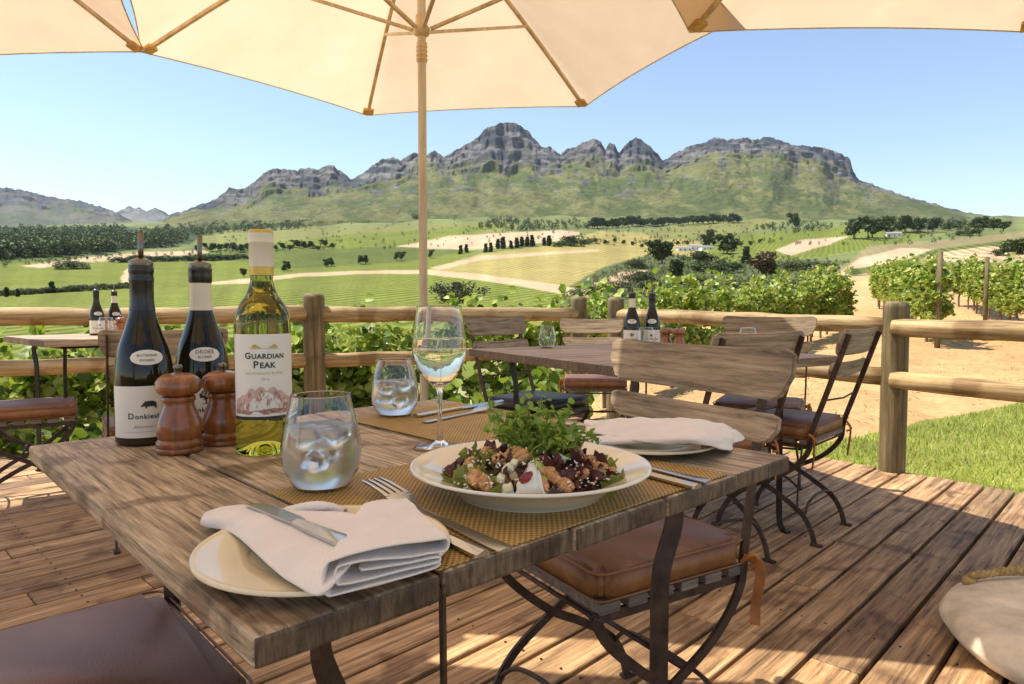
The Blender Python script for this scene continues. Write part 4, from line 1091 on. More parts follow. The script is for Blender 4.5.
BUR=smprof([(.0378,.0),(.0402,.003),(.0407,.012),(.0407,.06),(.0407,.095),(.0390,.115),(.0345,.140),(.0262,.165),(.0195,.187),(.0166,.202),(.0152,.215),(.0150,.262)],5)
def pourer(mb_parent,z0,black=True):
    m=MB(); m.lathe([(.0165,z0-.001),(.0168,z0+.002),(.0168,z0+.006),(.010,z0+.009),(.006,z0+.011)],20,m=0)
    o=m.build('pourer',M['chrome'],mb_parent,True)
    k=MB(); k.tube([(0,0,z0+.008),(0,0,z0+.026),(.0006,0,z0+.050)],[.0042,.0036,.0042],10); k.build('spout',M['chrome'],o,True)
def dark_bottle(white_cap,emblem,sub,oval):
    root=empty('wine_bottle'); m=MB(); m.lathe([(0,.004),(.03,0)]+BUR+[(0,.263)],48); m.build('glass_body',M['darkglass'],root,True)
    m=MB()
    cap=[(.0176,.197),(.0169,.206),(.0164,.216),(.0162,.236)]
    if white_cap:
        m.lathe([(prof_r(BUR,.197)+.0007,.197),(.0165,.206),(.0160,.216),(.0160,.240)],28); m.build('capsule',M['creamfoil'],root,True)
        k=MB(); k.lathe([(.0160,.240),(.0172,.242),(.0176,.252),(.0172,.258),(.0178,.260),(.0178,.263),(.0150,.2645),(0,.2645)],28); k.build('stopper_ring',M['foil'],root,True)
    else:
        m.lathe([(prof_r(BUR,.197)+.0007,.197),(.0167,.206),(.0163,.216),(.0163,.238),(.0170,.240),(.0170,.245),(.0164,.247),(.0164,.252),(.0172,.254),(.0172,.262),(.0150,.2645),(0,.2645)],28); m.build('capsule',M['foil'],root,True)
    pourer(root,.2645)
    V,F=decal_grid(BUR,-.056,.056,.012,.0875,0,.0005,30,4); lb=mesh_obj('label',V,F,M['paper'],root,True)
    put_text('lettering',[('D',.0125,.0002,0),('onkiesbaai',.0105,.0002,0)],BUR,.040,0,'ink',lb,width=.0545)
    put_text('lettering',[(sub,.0085,0,.45)],BUR,.0265,0,'greyink',lb,width=.040)
    V,F=decal_grid(BUR,-.034,.034,.0205,.0209,0,.0009,20,1); mesh_obj('rule',V,F,M['greyink'],lb)
    V,F=decal_grid(BUR,-.0235,.0235,.118,.140,0,.0011,20,8,'oval'); ov=mesh_obj('neck_label',V,F,M['paper'],root,True)
    put_text('lettering',[(oval[0],.0045,.0001,0)],BUR,.1305,0,'greyink',ov,width=.026,off=.0016)
    put_text('lettering',[(oval[1],.0045,.0001,0)],BUR,.1235,0,'greyink',ov,width=.019,off=.0016)
    if emblem=='pig':
        el=[]
        def ell(cx,cy,a,b_,n=14,rt=0): return [(cx+a*math.cos(2*math.pi*i/n)*math.cos(rt)-b_*math.sin(2*math.pi*i/n)*math.sin(rt),cy+a*math.cos(2*math.pi*i/n)*math.sin(rt)+b_*math.sin(2*math.pi*i/n)*math.cos(rt)) for i in range(n)]
        body=[(-.0105,.0575),(-.0092,.0600),(-.0070,.0625),(-.0045,.0645),(-.002,.0655),(.002,.066),(.006,.0655),(.0090,.0640),(.0103,.0610),(.0103,.0575),(.0100,.0545),(.0085,.0545),(.0080,.0570),(.004,.0578),(0,.0575),(-.002,.0572),(-.0025,.0548),(-.0042,.0548),(-.0045,.0575),(-.0065,.0580),(-.0085,.0572)]
        el.append(body); el.append([(-.0060,.0620),(-.0048,.0668),(-.0032,.0640)])
        V,F=flat_shape(el,BUR,0,.0009); mesh_obj('emblem',V,F,M['ink'],lb)
    else:
        el=[[(-.0012,.0525),(-.0008,.060),(.0008,.060),(.0014,.0525)],[(-.006,.0522),(-.006,.0530),(.007,.0530),(.007,.0522)]]
        rs=random.Random(3)
        for q in range(42):
            a=rs.uniform(0,6.28); rr=math.sqrt(rs.random()); cx=.0095*rr*math.cos(a); cy=.0665+.0075*rr*math.sin(a); s=rs.uniform(.0007,.0017)
            el.append([(cx+s*math.cos(b_*1.05),cy+s*math.sin(b_*1.05)) for b_ in range(6)])
        for q in range(9):
            a=-.2+q*.45; el.append([(-.0004,.0585),(.0004,.0585),(.0075*math.cos(a)+.0003,.0655+.005*math.sin(a)),(.0075*math.cos(a)-.0003,.0655+.005*math.sin(a))])
        V,F=flat_shape(el,BUR,0,.0009); mesh_obj('emblem',V,F,M['ink'],lb)
    return root
def place(o,px,py,rot=0,z=TZ,s=1.0):
    p=at(px,py,z); o.location=p; o.rotation_euler=(0,0,math.atan2(-p.x,p.y)*1+rot); o.scale=(s,s,s); return o
bp=dark_bottle(False,'pig','Bitterend Pinot',('BUITEREND','PIONIER')); place(bp,146,441,R(7)); tag(bp,'dark wine bottle with black capsule and animal label, leftmost on the near table','wine bottle')
bt=dark_bottle(True,'tree','Olyfberg',('DROEË','BLOMER')); place(bt,204,433,R(6)); tag(bt,'dark wine bottle with cream capsule and tree label behind the front mills','wine bottle')
# bottle of white
BOR=smprof([(.034,0),(.0370,.003),(.0375,.012),(.0375,.06),(.0375,.12),(.0375,.172),(.0355,.191),(.0290,.207),(.0205,.220),(.0160,.234),(.0150,.246),(.0147,.300)],5)
wb=empty('wine_bottle'); m=MB(); m.lathe(smprof([(0,.016),(.008,.0152),(.016,.011),(.024,.0045),(.029,.001),(.034,0)],5)+BOR[1:]+[(0,.301)],64); m.build('glass_body',M['greenglass'],wb,True)
m=MB(); m.lathe([(.0162,.246),(.0162,.258)],28); m.build('capsule_band',M['goldfoil'],wb,True)
m=MB(); m.lathe([(.0162,.258),(.0162,.290),(.0167,.2905),(.0167,.2925),(.0162,.293),(.0163,.298),(.0163,.304)],28); cc=m.build('capsule',M['creamfoil'],wb,True)
m=MB(); m.lathe([(.0163,.304),(.0160,.3075),(.0150,.3085),(0,.3085)],28); m.build('cap_top',M['goldfoil'],wb,True)
V,F=decal_grid(BOR,-.050,.050,.0545,.166,0,.0005,34,4); lb=mesh_obj('label',V,F,M['paper'],wb,True)
V,F=decal_grid(BOR,-.050,.050,.0500,.0545,0,.0006,34,1); mesh_obj('label_band',V,F,M['ink'],wb,True)
put_text('lettering',[('G',.0125,.0003,0),('UARDIAN',.0098,.0003,0)],BOR,.1330,0,'ink',lb,width=.0520)
put_text('lettering',[('P',.0125,.0003,0),('EAK',.0098,.0003,0)],BOR,.1205,0,'ink',lb,width=.0285)
put_text('lettering',[('SAUVIGNON BLANC',.0062,0,0)],BOR,.1115,0,'goldink',lb,width=.051)
put_text('lettering',[('2014',.005,0,0)],BOR,.1035,0,'goldink',lb,width=.010)
MT=[(-.045,.058),(-.045,.074),(-.040,.079),(-.036,.080),(-.032,.084),(-.028,.083),(-.024,.087),(-.021,.092),(-.017,.0935),(-.013,.090),(-.010,.093),(-.006,.0955),(-.002,.094),(.001,.0895),(.004,.092),(.008,.0945),(.012,.0935),(.016,.089),(.021,.089),(.026,.085),(.031,.081),(.036,.079),(.041,.074),(.045,.073),(.045,.058)]
V,F=flat_shape([MT],BOR,0,.0009); mesh_obj('picture',V,F,M['pinkink2'],lb)
rs=random.Random(5); pol=[]
for q in range(70):
    i=rs.randrange(2,len(MT)-3); x=MT[i][0]+rs.uniform(-.002,.002); top=MT[i][1]-rs.uniform(.001,.02); ln=rs.uniform(.004,.011); sx=rs.uniform(-.004,.006)
    if top-ln<.0595: continue
    pol.append([(x,top),(x+rs.uniform(.0008,.0022),top-ln*.3),(x+sx,top-ln)])
pol.append([(-.045,.0575),(-.045,.0645),(-.02,.062),(.01,.0655),(.03,.063),(.045,.067),(.045,.0575)])
V,F=flat_shape(pol,BOR,0,.0013); mesh_obj('picture_shading',V,F,M['pinkink'],lb)
CR=[[(-.0175,.1475),(-.0155,.151),(-.012,.1525),(-.009,.1505),(-.0035,.1475)],[(.0035,.1475),(.009,.1505),(.012,.1525),(.0155,.151),(.0175,.1475)],[(-.019,.1462),(-.019,.1469),(.019,.1469),(.019,.1462)]]
V,F=flat_shape(CR,BOR,0,.0009); mesh_obj('crest',V,F,M['goldink'],lb)
place(wb,265,451,R(3)); tag(wb,'pale green bottle of white wine with mountain label on the near table','wine bottle')

def mill():
    r=empty('pepper_mill'); m=MB()
    P=smprof([(.0295,0),(.0305,.002),(.0302,.006),(.0290,.0075),(.0303,.009),(.0303,.0145),(.028,.017),(.0272,.019)],3)+smprof([(.0285,.021),(.0297,.031),(.0285,.041),(.0235,.055),(.0205,.064),(.0200,.070)],5)+[(.0222,.0715),(.0222,.0765),(.020,.0785)]
    m.lathe([(0,0)]+P+[(0,.0785)],40); m.build('body',M['mill'],r,True)
    m=MB(); m.lathe([(0,.0785),(.019,.079)]+smprof([(.024,.081),(.0292,.087),(.0300,.094),(.0270,.1025),(.0180,.1085),(.008,.1105)],5)+[(0,.1108)],40); m.build('head',M['mill'],r,True)
    m=MB(); m.lathe([(.0048,.1105),(.0048,.1145),(.0062,.116),(.0064,.119),(.0048,.1222),(0,.1228)],16); m.build('knob',M['chrome'],r,True); return r
m1=mill(); place(m1,180,451,0); tag(m1,'front wooden pepper mill with metal knob, left of the two on the near table','pepper mill')
m2=copy_tree(m1); place(m2,224,443,1,s=.98); tag(m2,'rear wooden mill half hidden behind the white wine bottle','pepper mill')

# tumblers
def tumbler(fill=.066,full=True):
    r=empty('water_glass'); t=.0012
    O=smprof([(.0005,.0),(.022,.0003),(.030,.004),(.0400,.020),(.0437,.038),(.0430,.055),(.0385,.078),(.0345,.094),(.0325,.106)],6)
    I=[(max(.0003,rr-t),max(z,0)+ (.0035 if z<.004 else .0006 if z<.02 else 0)) for rr,z in O]
    I=[p for p in I if p[1]>=.0035]; I=[(.0003,.0035)]+I
    m=MB(); m.lathe(O+[(O[-1][0]-t*.5,.1066)]+I[::-1],48); m.build('glass',M['glass'],r,True)
    W=[(rr-.0003,z+.0002) for rr,z in I if z<fill]; W=[(0,W[0][1])]+W+[(prof_r(I,fill)-.0004,fill),(0,fill)]
    m=MB(); m.lathe(W,48); w=m.build('water',M['water'] if full else M['wine'],r,True)
    if full:
        rs=random.Random(fill)
        for (x,y,z) in [(-.012,.008,fill-.012),(.014,-.006,fill-.009),(.002,.016,fill-.030),(-.006,-.014,fill-.034)]:
            k=MB(); rm=Matrix.Rotation(rs.uniform(0,3),3,'X')@Matrix.Rotation(rs.uniform(0,3),3,'Z'); k.box((x,y,z),(.022,.020,.020),.005,rm); k.build('ice_cube',M['ice'],r,True)
    return r
g1=tumbler(.070); place(g1,322,488,0); tag(g1,'large stemless glass of iced water beside the napkin on the near table','water glass')
g2=tumbler(.0655); place(g2,395,416,1); tag(g2,'stemless water glass further back, left of the wine glass stem','water glass')
def wineglass():
    r=empty('wine_glass')
    foot=[(0,.0),(.037,.0),(.0376,.0008),(.030,.0022),(.012,.0045),(.0055,.010),(.0038,.020),(.0034,.05),(.0038,.078),(.0058,.086)]
    O=foot+smprof([(.0115,.090),(.0235,.101),(.0335,.118),(.0388,.136),(.0385,.150),(.0362,.170),(.0335,.19),(.0322,.204)],6)
    t=.0009; I=[(max(.0002,a-t),b_+(.004 if b_<.0945 else .001 if b_<.11 else 0)) for a,b_ in smprof([(.0035,.0885),(.0115,.091),(.0235,.101),(.0335,.118),(.0388,.136),(.0385,.150),(.0362,.170),(.0335,.19),(.0322,.204)],6)]
    m=MB(); m.lathe(O+[(.0318,.2046)]+I[::-1]+[(0,I[0][1])],56); m.build('glass',M['glass'],r,True)
    f=.158; W=[(a-.0002,b_+.0002) for a,b_ in I if b_<f]; m=MB(); m.lathe([(0,W[0][1])]+W+[(prof_r(I,f)-.0003,f),(0,f)],56); m.build('wine',M['wine'],r,True); return r
g3=wineglass(); place(g3,440,447,0); tag(g3,'stemmed glass of white wine behind the salad plate','wine glass')
# glassware on the other tables
def empt(px,py,z,lab,s=1.0):
    o=tumbler_empty() if False else copy_tree(gE); place(o,px,py,1,z,s); tag(o,lab,'water glass'); return o
gE=empty('water_glass'); m=MB(); O=smprof([(.0005,.0),(.022,.0003),(.030,.004),(.0400,.020),(.0437,.038),(.0430,.055),(.0385,.078),(.0345,.094),(.0325,.106)],5)
I=[(max(.0003,a-.0013),b_+(.0035 if b_<.004 else 0)) for a,b_ in O]; I=[p for p in I if p[1]>=.0035]
m.lathe(O+[(.032,.1066)]+I[::-1]+[(0,.0035)],32); m.build('glass',M['glass'],gE,True)
place(gE,547,348,0,.751); tag(gE,'empty stemless glass on the left end of the middle table','water glass')
for (px,Y,z,lab) in [(748,3.10,.751,'empty stemless glass standing at the right end of the middle table'),(646,3.15,.751,'empty stemless glass in front of the dark bottle on the middle table'),(106,3.85,.786,'stemless glass beside the bottles on the far left table')]:
    o=copy_tree(gE); o.location=((px-512)/FPX*Y,Y,z); tag(o,lab,'water glass')
def cp(src,px,Y,z,lab,cat,s=1,rot=0):
    o=copy_tree(src); x=(px-512)/FPX*Y; o.location=(x,Y,z); o.rotation_euler=(0,0,math.atan2(-x,Y)+rot); o.scale=(s,s,s); tag(o,lab,cat); return o
cp(bt,632,3.32,.7515,'dark bottle with cream capsule and tree label on the middle table','wine bottle')
cp(bp,652,3.36,.7515,'dark bottle with black capsule beside the tree-label bottle on the middle table','wine bottle')
cp(m2,666,3.10,.7515,'left wooden mill of the pair on the middle table','pepper mill',.95)
cp(m2,679,3.05,.7515,'right wooden mill of the pair on the middle table','pepper mill',.95)
cp(bp,97,3.95,.7865,'dark bottle with black capsule on the far left table','wine bottle',.97,.2)
cp(bt,115,4.05,.7865,'dark bottle with cream neck on the far left table','wine bottle',.95,.2)
cp(m2,103,3.98,.7865,'wooden mill behind the glass on the far left table','pepper mill',.95)
cp(m2,121,3.9,.7865,'wooden mill right of the glass on the far left table','pepper mill',.95)

# plates
def plate(cx,cy,Rr,hgt,mat,lab,name='side_plate',foot=.55,cat='plate'):
    o_=[(0,.0035),(Rr*foot*.96,.0035),(Rr*foot*.97,0),(Rr*foot,0),(Rr*foot*1.02,.003),(Rr*.8,hgt*.62),(Rr*.985,hgt-.004),(Rr,hgt-.001),(Rr*.992,hgt)]
    i_=[(Rr*.97,hgt-.0008),(Rr*.74,hgt*.60+.0022),(Rr*.60,hgt*.28+.004),(Rr*.52,.0065),(0,.006)]
    m=MB(); m.lathe(smprof(o_[3:],4) and (o_[:3]+smprof(o_[3:],3)+smprof(i_,5)),72); o=m.build(name,M[mat],None,True); o.location=(cx,cy,TZ); tag(o,lab,cat); return o
sp=(.020,.737)
mt1=MB(); 
def placemat(a0,a1,b0,b1,lab):
    m=MB(); m.box((0,0,.0009),(a1-a0,b1-b0,.0018),.0006,seg=1); o=m.build('placemat',M['weave']); o.location=tp((a0+a1)/2,(b0+b1)/2,.7508); o.rotation_euler=(0,0,TA); tag(o,lab,'placemat')
placemat(.148,.585,.004,.312,'woven golden placemat under the salad plate at the front edge of the table')
placemat(.455,.733,.315,.705,'woven golden placemat at the back edge of the table behind the wine glass')
plate(sp[0],sp[1],.130,.034,'porcelain2','large cream plate holding the salad on the near table','dinner_plate',.60)
plate(-.152,.548,.101,.0125,'porcelain','cream side plate with folded napkin and knife at the front corner of the table')
plate(.192,.985,.106,.0135,'porcelain','cream side plate under the draped napkin at the right end of the table')

# cutlery: local y along the piece, handle end at 0
def strip(outline,zf,th):
    """outline: list of (y, halfwidth)"""
    V=[];F=[]
    for (y,w) in outline:
        z=zf(y); V+=[(-w,y,z+th*.55),(0,y,z+th),(w,y,z+th*.55),(w,y,z),(-w,y,z)]
    for i in range(len(outline)-1):
        for q in range(5): a=i*5+q; b_=i*5+(q+1)%5; F.append((a,b_,b_+5,a+5))
    F.append((0,1,2,3,4)); n=(len(outline)-1)*5; F.append((n+4,n+3,n+2,n+1,n)); return V,F
def fork():
    m=MB(); zf=lambda y: .0012+.010*max(0,(y-.11)/.08)**1.0*math.sin(min(1,max(0,(y-.11)/.085))*2.2)*.9
    V,F=strip([(0,.0050),(.002,.0074),(.01,.0078),(.05,.0058),(.09,.0036),(.115,.0032),(.130,.0055),(.142,.0112),(.150,.0128),(.156,.0130)],zf,.0022); m.add(V,F)
    for q in range(4):
        x=-.0103+q*.00687
        V=[];F=[]
        for (y,w) in ((.153,.0024),(.165,.0019),(.185,.0016),(.200,.0010),(.204,.0003)):
            z=zf(y); xs=x*(1-.06*(y-.155)/.05); V+=[(xs-w,y,z+.0018),(xs+w,y,z+.0018),(xs+w,y,z),(xs-w,y,z)]
        for i in range(4):
            for k in range(4): a=i*4+k; b_=i*4+(k+1)%4; F.append((a,b_,b_+4,a+4))
        F+= [(0,3,2,1),(16,17,18,19)]; m.add(V,F)
    return m
def knife():
    m=MB(); zf=lambda y:.0012
    V,F=strip([(0,.0055),(.002,.0072),(.01,.0075),(.06,.0062),(.09,.0052),(.10,.0050)],zf,.0050); m.add(V,F)
    V=[];F=[]
    ol=[(.100,-.0045,.0045),(.106,-.005,.0085),(.12,-.0052,.0098),(.17,-.0052,.0100),(.195,-.0052,.0085),(.206,-.0050,.0045),(.212,-.0045,-.002)]
    for (y,a,b_) in ol: V+=[(a,y,.0042),(b_,y,.0028),(b_,y,.0022),(a,y,.0022)]
    for i in range(len(ol)-1):
        for k in range(4): a=i*4+k; b_=i*4+(k+1)%4; F.append((a,b_,b_+4,a+4))
    F+=[(0,3,2,1),tuple(len(V)-4+k for k in range(4))]; m.add(V,F); return m
def lay(kind,p0,p1,z,lab,tilt=0,roll=0):
    """handle end p0 to tip direction p1 (photo positions on the table plane)"""
    a=at(*p0,z); b_=at(*p1,z); m=fork() if kind=='fork' else knife(); o=m.build(kind,M['steel'],None,True,auto=35); o.location=a
    d=b_-a; k_=min(1.25,max(.85,d.length/.206)); o.scale=(1.1,k_,1); o.rotation_euler=(tilt,roll,math.atan2(d.y,d.x)-math.pi/2); tag(o,lab,kind); return o
lay('fork',(506,552),(370,488),.7535,'steel fork with tines beside the folded napkin plate')
lay('knife',(484,558),(395,516),.7535,'steel knife handle lying in front of the fork')
lay('fork',(709,483),(640,467),.7535,'rear steel handle of the pair right of the salad plate')
lay('knife',(698,489),(630,472),.7535,'front steel handle of the pair right of the salad plate')
lay('knife',(416,417),(502,402),.7535,'upper knife on the far placemat behind the wine glass')
lay('fork',(424,423),(500,408),.7535,'lower fork on the far placemat behind the wine glass')
lay('knife',(560,425),(622,430),.7535,'knife at the right end of the far placemat under the napkin')

# napkins
def sheet(name,rows,parent,th=.0022,sub=2,mat='linen',wr=.0012):
    """grid of control points -> smooth thick cloth"""
    nr=len(rows); nc=len(rows[0]); V=[p for r_ in rows for p in r_]; F=[(i*nc+j,i*nc+j+1,(i+1)*nc+j+1,(i+1)*nc+j) for i in range(nr-1) for j in range(nc-1)]
    o=mesh_obj(name,V,F,M[mat],parent,True)
    s=o.modifiers.new('s','SUBSURF'); s.levels=sub; s.render_levels=sub
    tx=bpy.data.textures.new('folds','CLOUDS'); tx.noise_scale=.022; d=o.modifiers.new('d','DISPLACE'); d.texture=tx; d.strength=wr*3; d.mid_level=.5; d.texture_coords='LOCAL'
    so=o.modifiers.new('t','SOLIDIFY'); so.thickness=th; so.offset=0; s2=o.modifiers.new('s2','SUBSURF'); s2.levels=1; s2.render_levels=1
    return o
def spiral_fold(name,parent,A,B,C_,D_,h=.021,turns=((0,1),)):
    """folded pad: front edge A->B shows the layers, back edge C->D. swept S-fold"""
    # profile in (s along A->B 0..1, z)
    P=[]
    def arc(cx,cz,rx,rz,a0,a1,n=7):
        for i in range(n+1):
            a=R(a0+(a1-a0)*i/n); P.append((cx+rx*math.cos(a),cz+rz*math.sin(a)))
    # nested folds, outermost layer first
    P+=[(.95,0.0),(.6,-.02),(.25,.0)]; arc(.06,.5,.06,.5,270,90,9); P+= [(.25,1.06),(.5,1.04),(.75,.93)]
    arc(.95,.66,.045,.22,85,-85,7); P+=[(.75,.50),(.5,.66),(.28,.80)]; arc(.13,.52,.045,.28,100,260,8); P+=[(.3,.2),(.55,.2),(.8,.16)]
    arc(.90,.24,.02,.07,-80,80,5); P+=[(.7,.36),(.45,.46),(.25,.50)]
    n=14; rows=[]
    A,B,C_,D_=[Vector(v) for v in (A,B,C_,D_)]
    for j in range(n+1):
        t=j/n; a=A.lerp(C_,t); b_=B.lerp(D_,t); hh=h*(1-.45*t)*(1+.05*math.sin(t*9))
        rows.append([a.lerp(b_,s_)+Vector((0,0,max(z,-.03)*hh+.001)) for s_,z in P])
    return sheet(name,rows,parent,.0017,2,wr=.0006)
nz0=TZ+.010
r=empty('napkin',tuple(at(330,550,nz0)))
def W(px,py,z): return at(px,py,z)-Vector(r.location)
# main folded pad lying over the plate, layers showing towards the viewer
spiral_fold('folded_pad',r,W(322,601,nz0+.002),W(450,566,nz0+.001),W(362,520,nz0+.003),W(408,512,nz0+.004),.024)
# flap joining the pad to the tail
rows=[[W(318,600,nz0+.006),W(334,584,nz0+.016),W(358,558,nz0+.019),W(374,538,nz0+.018),W(374,520,nz0+.014)],
      [W(306,592,nz0+.005),W(322,572,nz0+.016),W(340,548,nz0+.021),W(352,532,nz0+.021),W(358,514,nz0+.018)],
      [W(282,578,nz0+.006),W(292,556,nz0+.012),W(304,538,nz0+.016),W(316,526,nz0+.016),W(330,512,nz0+.014)],
      [W(262,560,nz0+.006),W(268,540,nz0+.012),W(276,526,nz0+.014),W(284,518,nz0+.014),W(292,509,nz0+.012)],
      [W(243,541,nz0+.005),W(247,526,nz0+.012),W(252,516,nz0+.014),W(258,511,nz0+.012),W(264,506,nz0+.008)],
      [W(226,528,nz0-.001),W(228,520,nz0+.008),W(231,512,nz0+.011),W(236,508,nz0+.008),W(240,505,nz0+.002)],
      [W(206,528,nz0-.005),W(207,521,nz0+.004),W(210,515,nz0+.006),W(214,511,nz0+.003),W(218,509,nz0-.003)],
      [W(201,524,nz0-.006),W(201,520,nz0-.001),W(203,516,nz0+.001),W(206,513,nz0-.002),W(209,512,nz0-.006)]]
sheet('tail_fold',rows,r,.003,2,wr=.0012)
# upright loop behind the knife
rows=[]
for i in range(7):
    t=i/6; x0=282+60*t
    rows.append([W(x0,520-4*math.sin(t*3.1),nz0+.002),W(x0+1,513-6*math.sin(t*3.1),nz0+.010+.010*math.sin(t*3.1)),W(x0+3,508-8*math.sin(t*3.1),nz0+.010+.012*math.sin(t*3.1)),W(x0+8,511-4*math.sin(t*3.1),nz0+.004+.004*math.sin(t*3.1)),W(x0+14,520,nz0+.002)])
sheet('back_loop',rows,r,.003,2,wr=.001)
tag(r,'white linen napkin folded in layers on the front side plate with a knife tucked in','napkin')
lay('knife',(352,548),(252,497),nz0+.0205,'steel knife tucked into the folded napkin on the front plate',tilt=R(-3))

r=empty('napkin',tuple(at(650,436,nz0)))
rows=[]
for i in range(11):
    t=i/10; px=583+150*t
    up=.006+.010*math.sin(t*3.0)+.014*math.exp(-((t-.78)/.16)**2)
    w=2+16*min(1,t*2.4)
    yb=430-3*math.sin(t*3.14)+ (0 if t<.8 else (t-.8)*30)
    row=[]
    for j in range(6):
        u=j/5; z=nz0+up+.004*math.sin(u*7+t*5)
        if t>.86: z-= (t-.86)*.10
        row.append(W(px+4*u*(1-t), yb-9+ (w+10)*u*.9, z-.004*(u>.9)))
    rows.append(row)
sheet('draped_cloth',rows,r,.003,2,wr=.0025)
rows=[]
for i in range(9):
    t=i/8; px=592+104*t
    row=[]
    for j in range(5):
        u=j/4; a=u*math.pi
        row.append(W(px,441-2.5*math.sin(t*3)+2.5*math.cos(a)*1.6,nz0+.007+.007*math.sin(a)*(1-.4*t)))
    rows.append(row)
sheet('rolled_hem',rows,r,.003,2,wr=.001)
rows=[]
for i in range(7):
    t=i/6
    row=[]
    for j in range(6):
        u=j/5
        a=W(686+44*t,427-3*math.sin(t*3)+2*t,nz0+.022-.010*t); b_=W(706+40*t,447+2*math.sin(t*4)-6*t,TZ+.003+.002*math.sin(t*9))
        p=a.lerp(b_,u); p.z=a.z*(1-u**1.8)+b_.z*u**1.8; row.append(p)
    rows.append(row)
sheet('hanging_corner',rows,r,.003,2,wr=.003)
tag(r,'white napkin draped over the right side plate and spilling past its rim','napkin')

# ------------------------------------------------------------------ salad
M['lettuce_dark']=leafmat('purple_lettuce',[(.035,.010,.014),(.09,.02,.03),(.15,.05,.045),(.12,.10,.035)],.2,.35,60)
M['lettuce_green']=leafmat('green_lettuce',[(.14,.19,.03),(.28,.32,.06),(.40,.42,.13)],.3,.4,50)
M['shoot']=leafmat('pea_shoots',[(.16,.28,.04),(.28,.42,.06),(.42,.54,.13)],.4,.45,40)
M['walnut']=simple('walnut_kernel',(.62,.33,.13),.5,0,.4,90,.8,bd=.0008)
M['cheese']=simple('white_cheese',(.85,.81,.70),.5,0,.05,60,.3)
M['apple']=simple('pale_cubes',(.74,.72,.48),.45,0,.08,60,.2)
M['berry']=simple('red_berry',(.22,.012,.012),.3,0,.4,60,.4,coat=.3)
M['leek']=simple('green_slice',(.38,.50,.12),.45,0,.3,70,.2)
sz=TZ+.010; sal=empty('salad',(sp[0],sp[1],sz)); tag(sal,'mixed salad of purple lettuce, walnuts and white cheese topped with green shoots','salad')
def mound(x,y): return .036*max(0,1-(x*x+y*y)/.0098)**.65
def SP(px,py):
    """local point on the mound's front seen at a photo position"""
    cx=(px-512)/FPX; best=None
    for i in range(300):
        Y=.60+.0012*i; X=cx*Y/(math.cos(PITCH)+((342-py)/FPX)*math.sin(PITCH))*1.0
        zz=CAMH+Y*(-math.sin(PITCH)+(342-py)/FPX*math.cos(PITCH))/(math.cos(PITCH)+(342-py)/FPX*math.sin(PITCH))
        lx,ly=X-sp[0],Y-sp[1]
        if zz-sz<=mound(lx,ly) and math.hypot(lx,ly)<.096: return Vector((lx,ly,zz-sz))
        best=Vector((lx,ly,max(0,zz-sz)))
    q=math.hypot(best.x,best.y); best=best*(.082/q) if q>.082 else best; best.z=min(best.z,mound(best.x,best.y)+.002); return best
def frill(c,rad,mat,seed):
    rs=random.Random(seed); bm=bmesh.new(); nu=18; nr_=5; g=[]
    cen=bm.verts.new((0,0,0)); lob=rs.randint(2,4); ph=rs.uniform(0,6)
    for j in range(1,nr_+1):
        ring=[]
        for i in range(nu*2):
            a=math.pi*i/nu; q=j/nr_; rr=rad*q*(1+.2*math.sin(lob*a+ph)+rs.uniform(-.12,.12)*q)
            z=rad*(.55*q*q*math.sin(lob*a*1.0+ph*2)+ .35*q*q*math.sin(9*a+ph)+.10*rs.uniform(-1,1)*q)
            ring.append(bm.verts.new((rr*math.cos(a),rr*math.sin(a),z)))
        g.append(ring)
    for i in range(nu*2): bm.faces.new((cen,g[0][i],g[0][(i+1)%(nu*2)]))
    for j in range(nr_-1):
        for i in range(nu*2):
            k=(i+1)%(nu*2); bm.faces.new((g[j][i],g[j+1][i],g[j+1][k],g[j][k]))
    m=MB(); m.bm(bm); o=m.build('lettuce_leaf',M[mat],sal,True); o.location=c; o.rotation_euler=(rs.uniform(-1,1),rs.uniform(-1,1),rs.uniform(0,6)); return o
rs=random.Random(11)
# hidden bed of leaves
for q in range(20):
    a=rs.uniform(0,6.28); rr=.078*math.sqrt(rs.random()); x,y=rr*math.cos(a),rr*math.sin(a)
    frill(Vector((x,y,mound(x,y)*.75)),rs.uniform(.014,.02),'lettuce_dark' if rs.random()<.45 else 'lettuce_green',q)
for i,(px,py,s,mt_) in enumerate([(470,452,.015,0),(482,446,.014,0),(460,462,.014,0),(496,452,.014,0),(455,474,.012,0),(466,482,.013,1),(452,481,.012,1),(478,478,.013,1),(488,462,.013,1),(505,462,.012,0),
      (585,452,.015,0),(575,462,.016,0),(590,466,.015,0),(566,473,.014,0),(578,482,.014,0),(592,483,.013,0),(604,462,.012,0),(560,486,.012,0),(600,476,.013,0),(572,444,.013,0),(590,441,.012,0),(608,446,.010,1),(615,483,.012,1),(622,478,.011,1),(611,488,.011,1),(512,484,.012,0),(500,488,.010,1),(545,452,.013,1),(532,458,.012,1),(552,470,.012,0)]):
    frill(SP(px,py)+Vector((0,.001,.003)),s*.98,'lettuce_green' if mt_ else 'lettuce_dark',100+i)
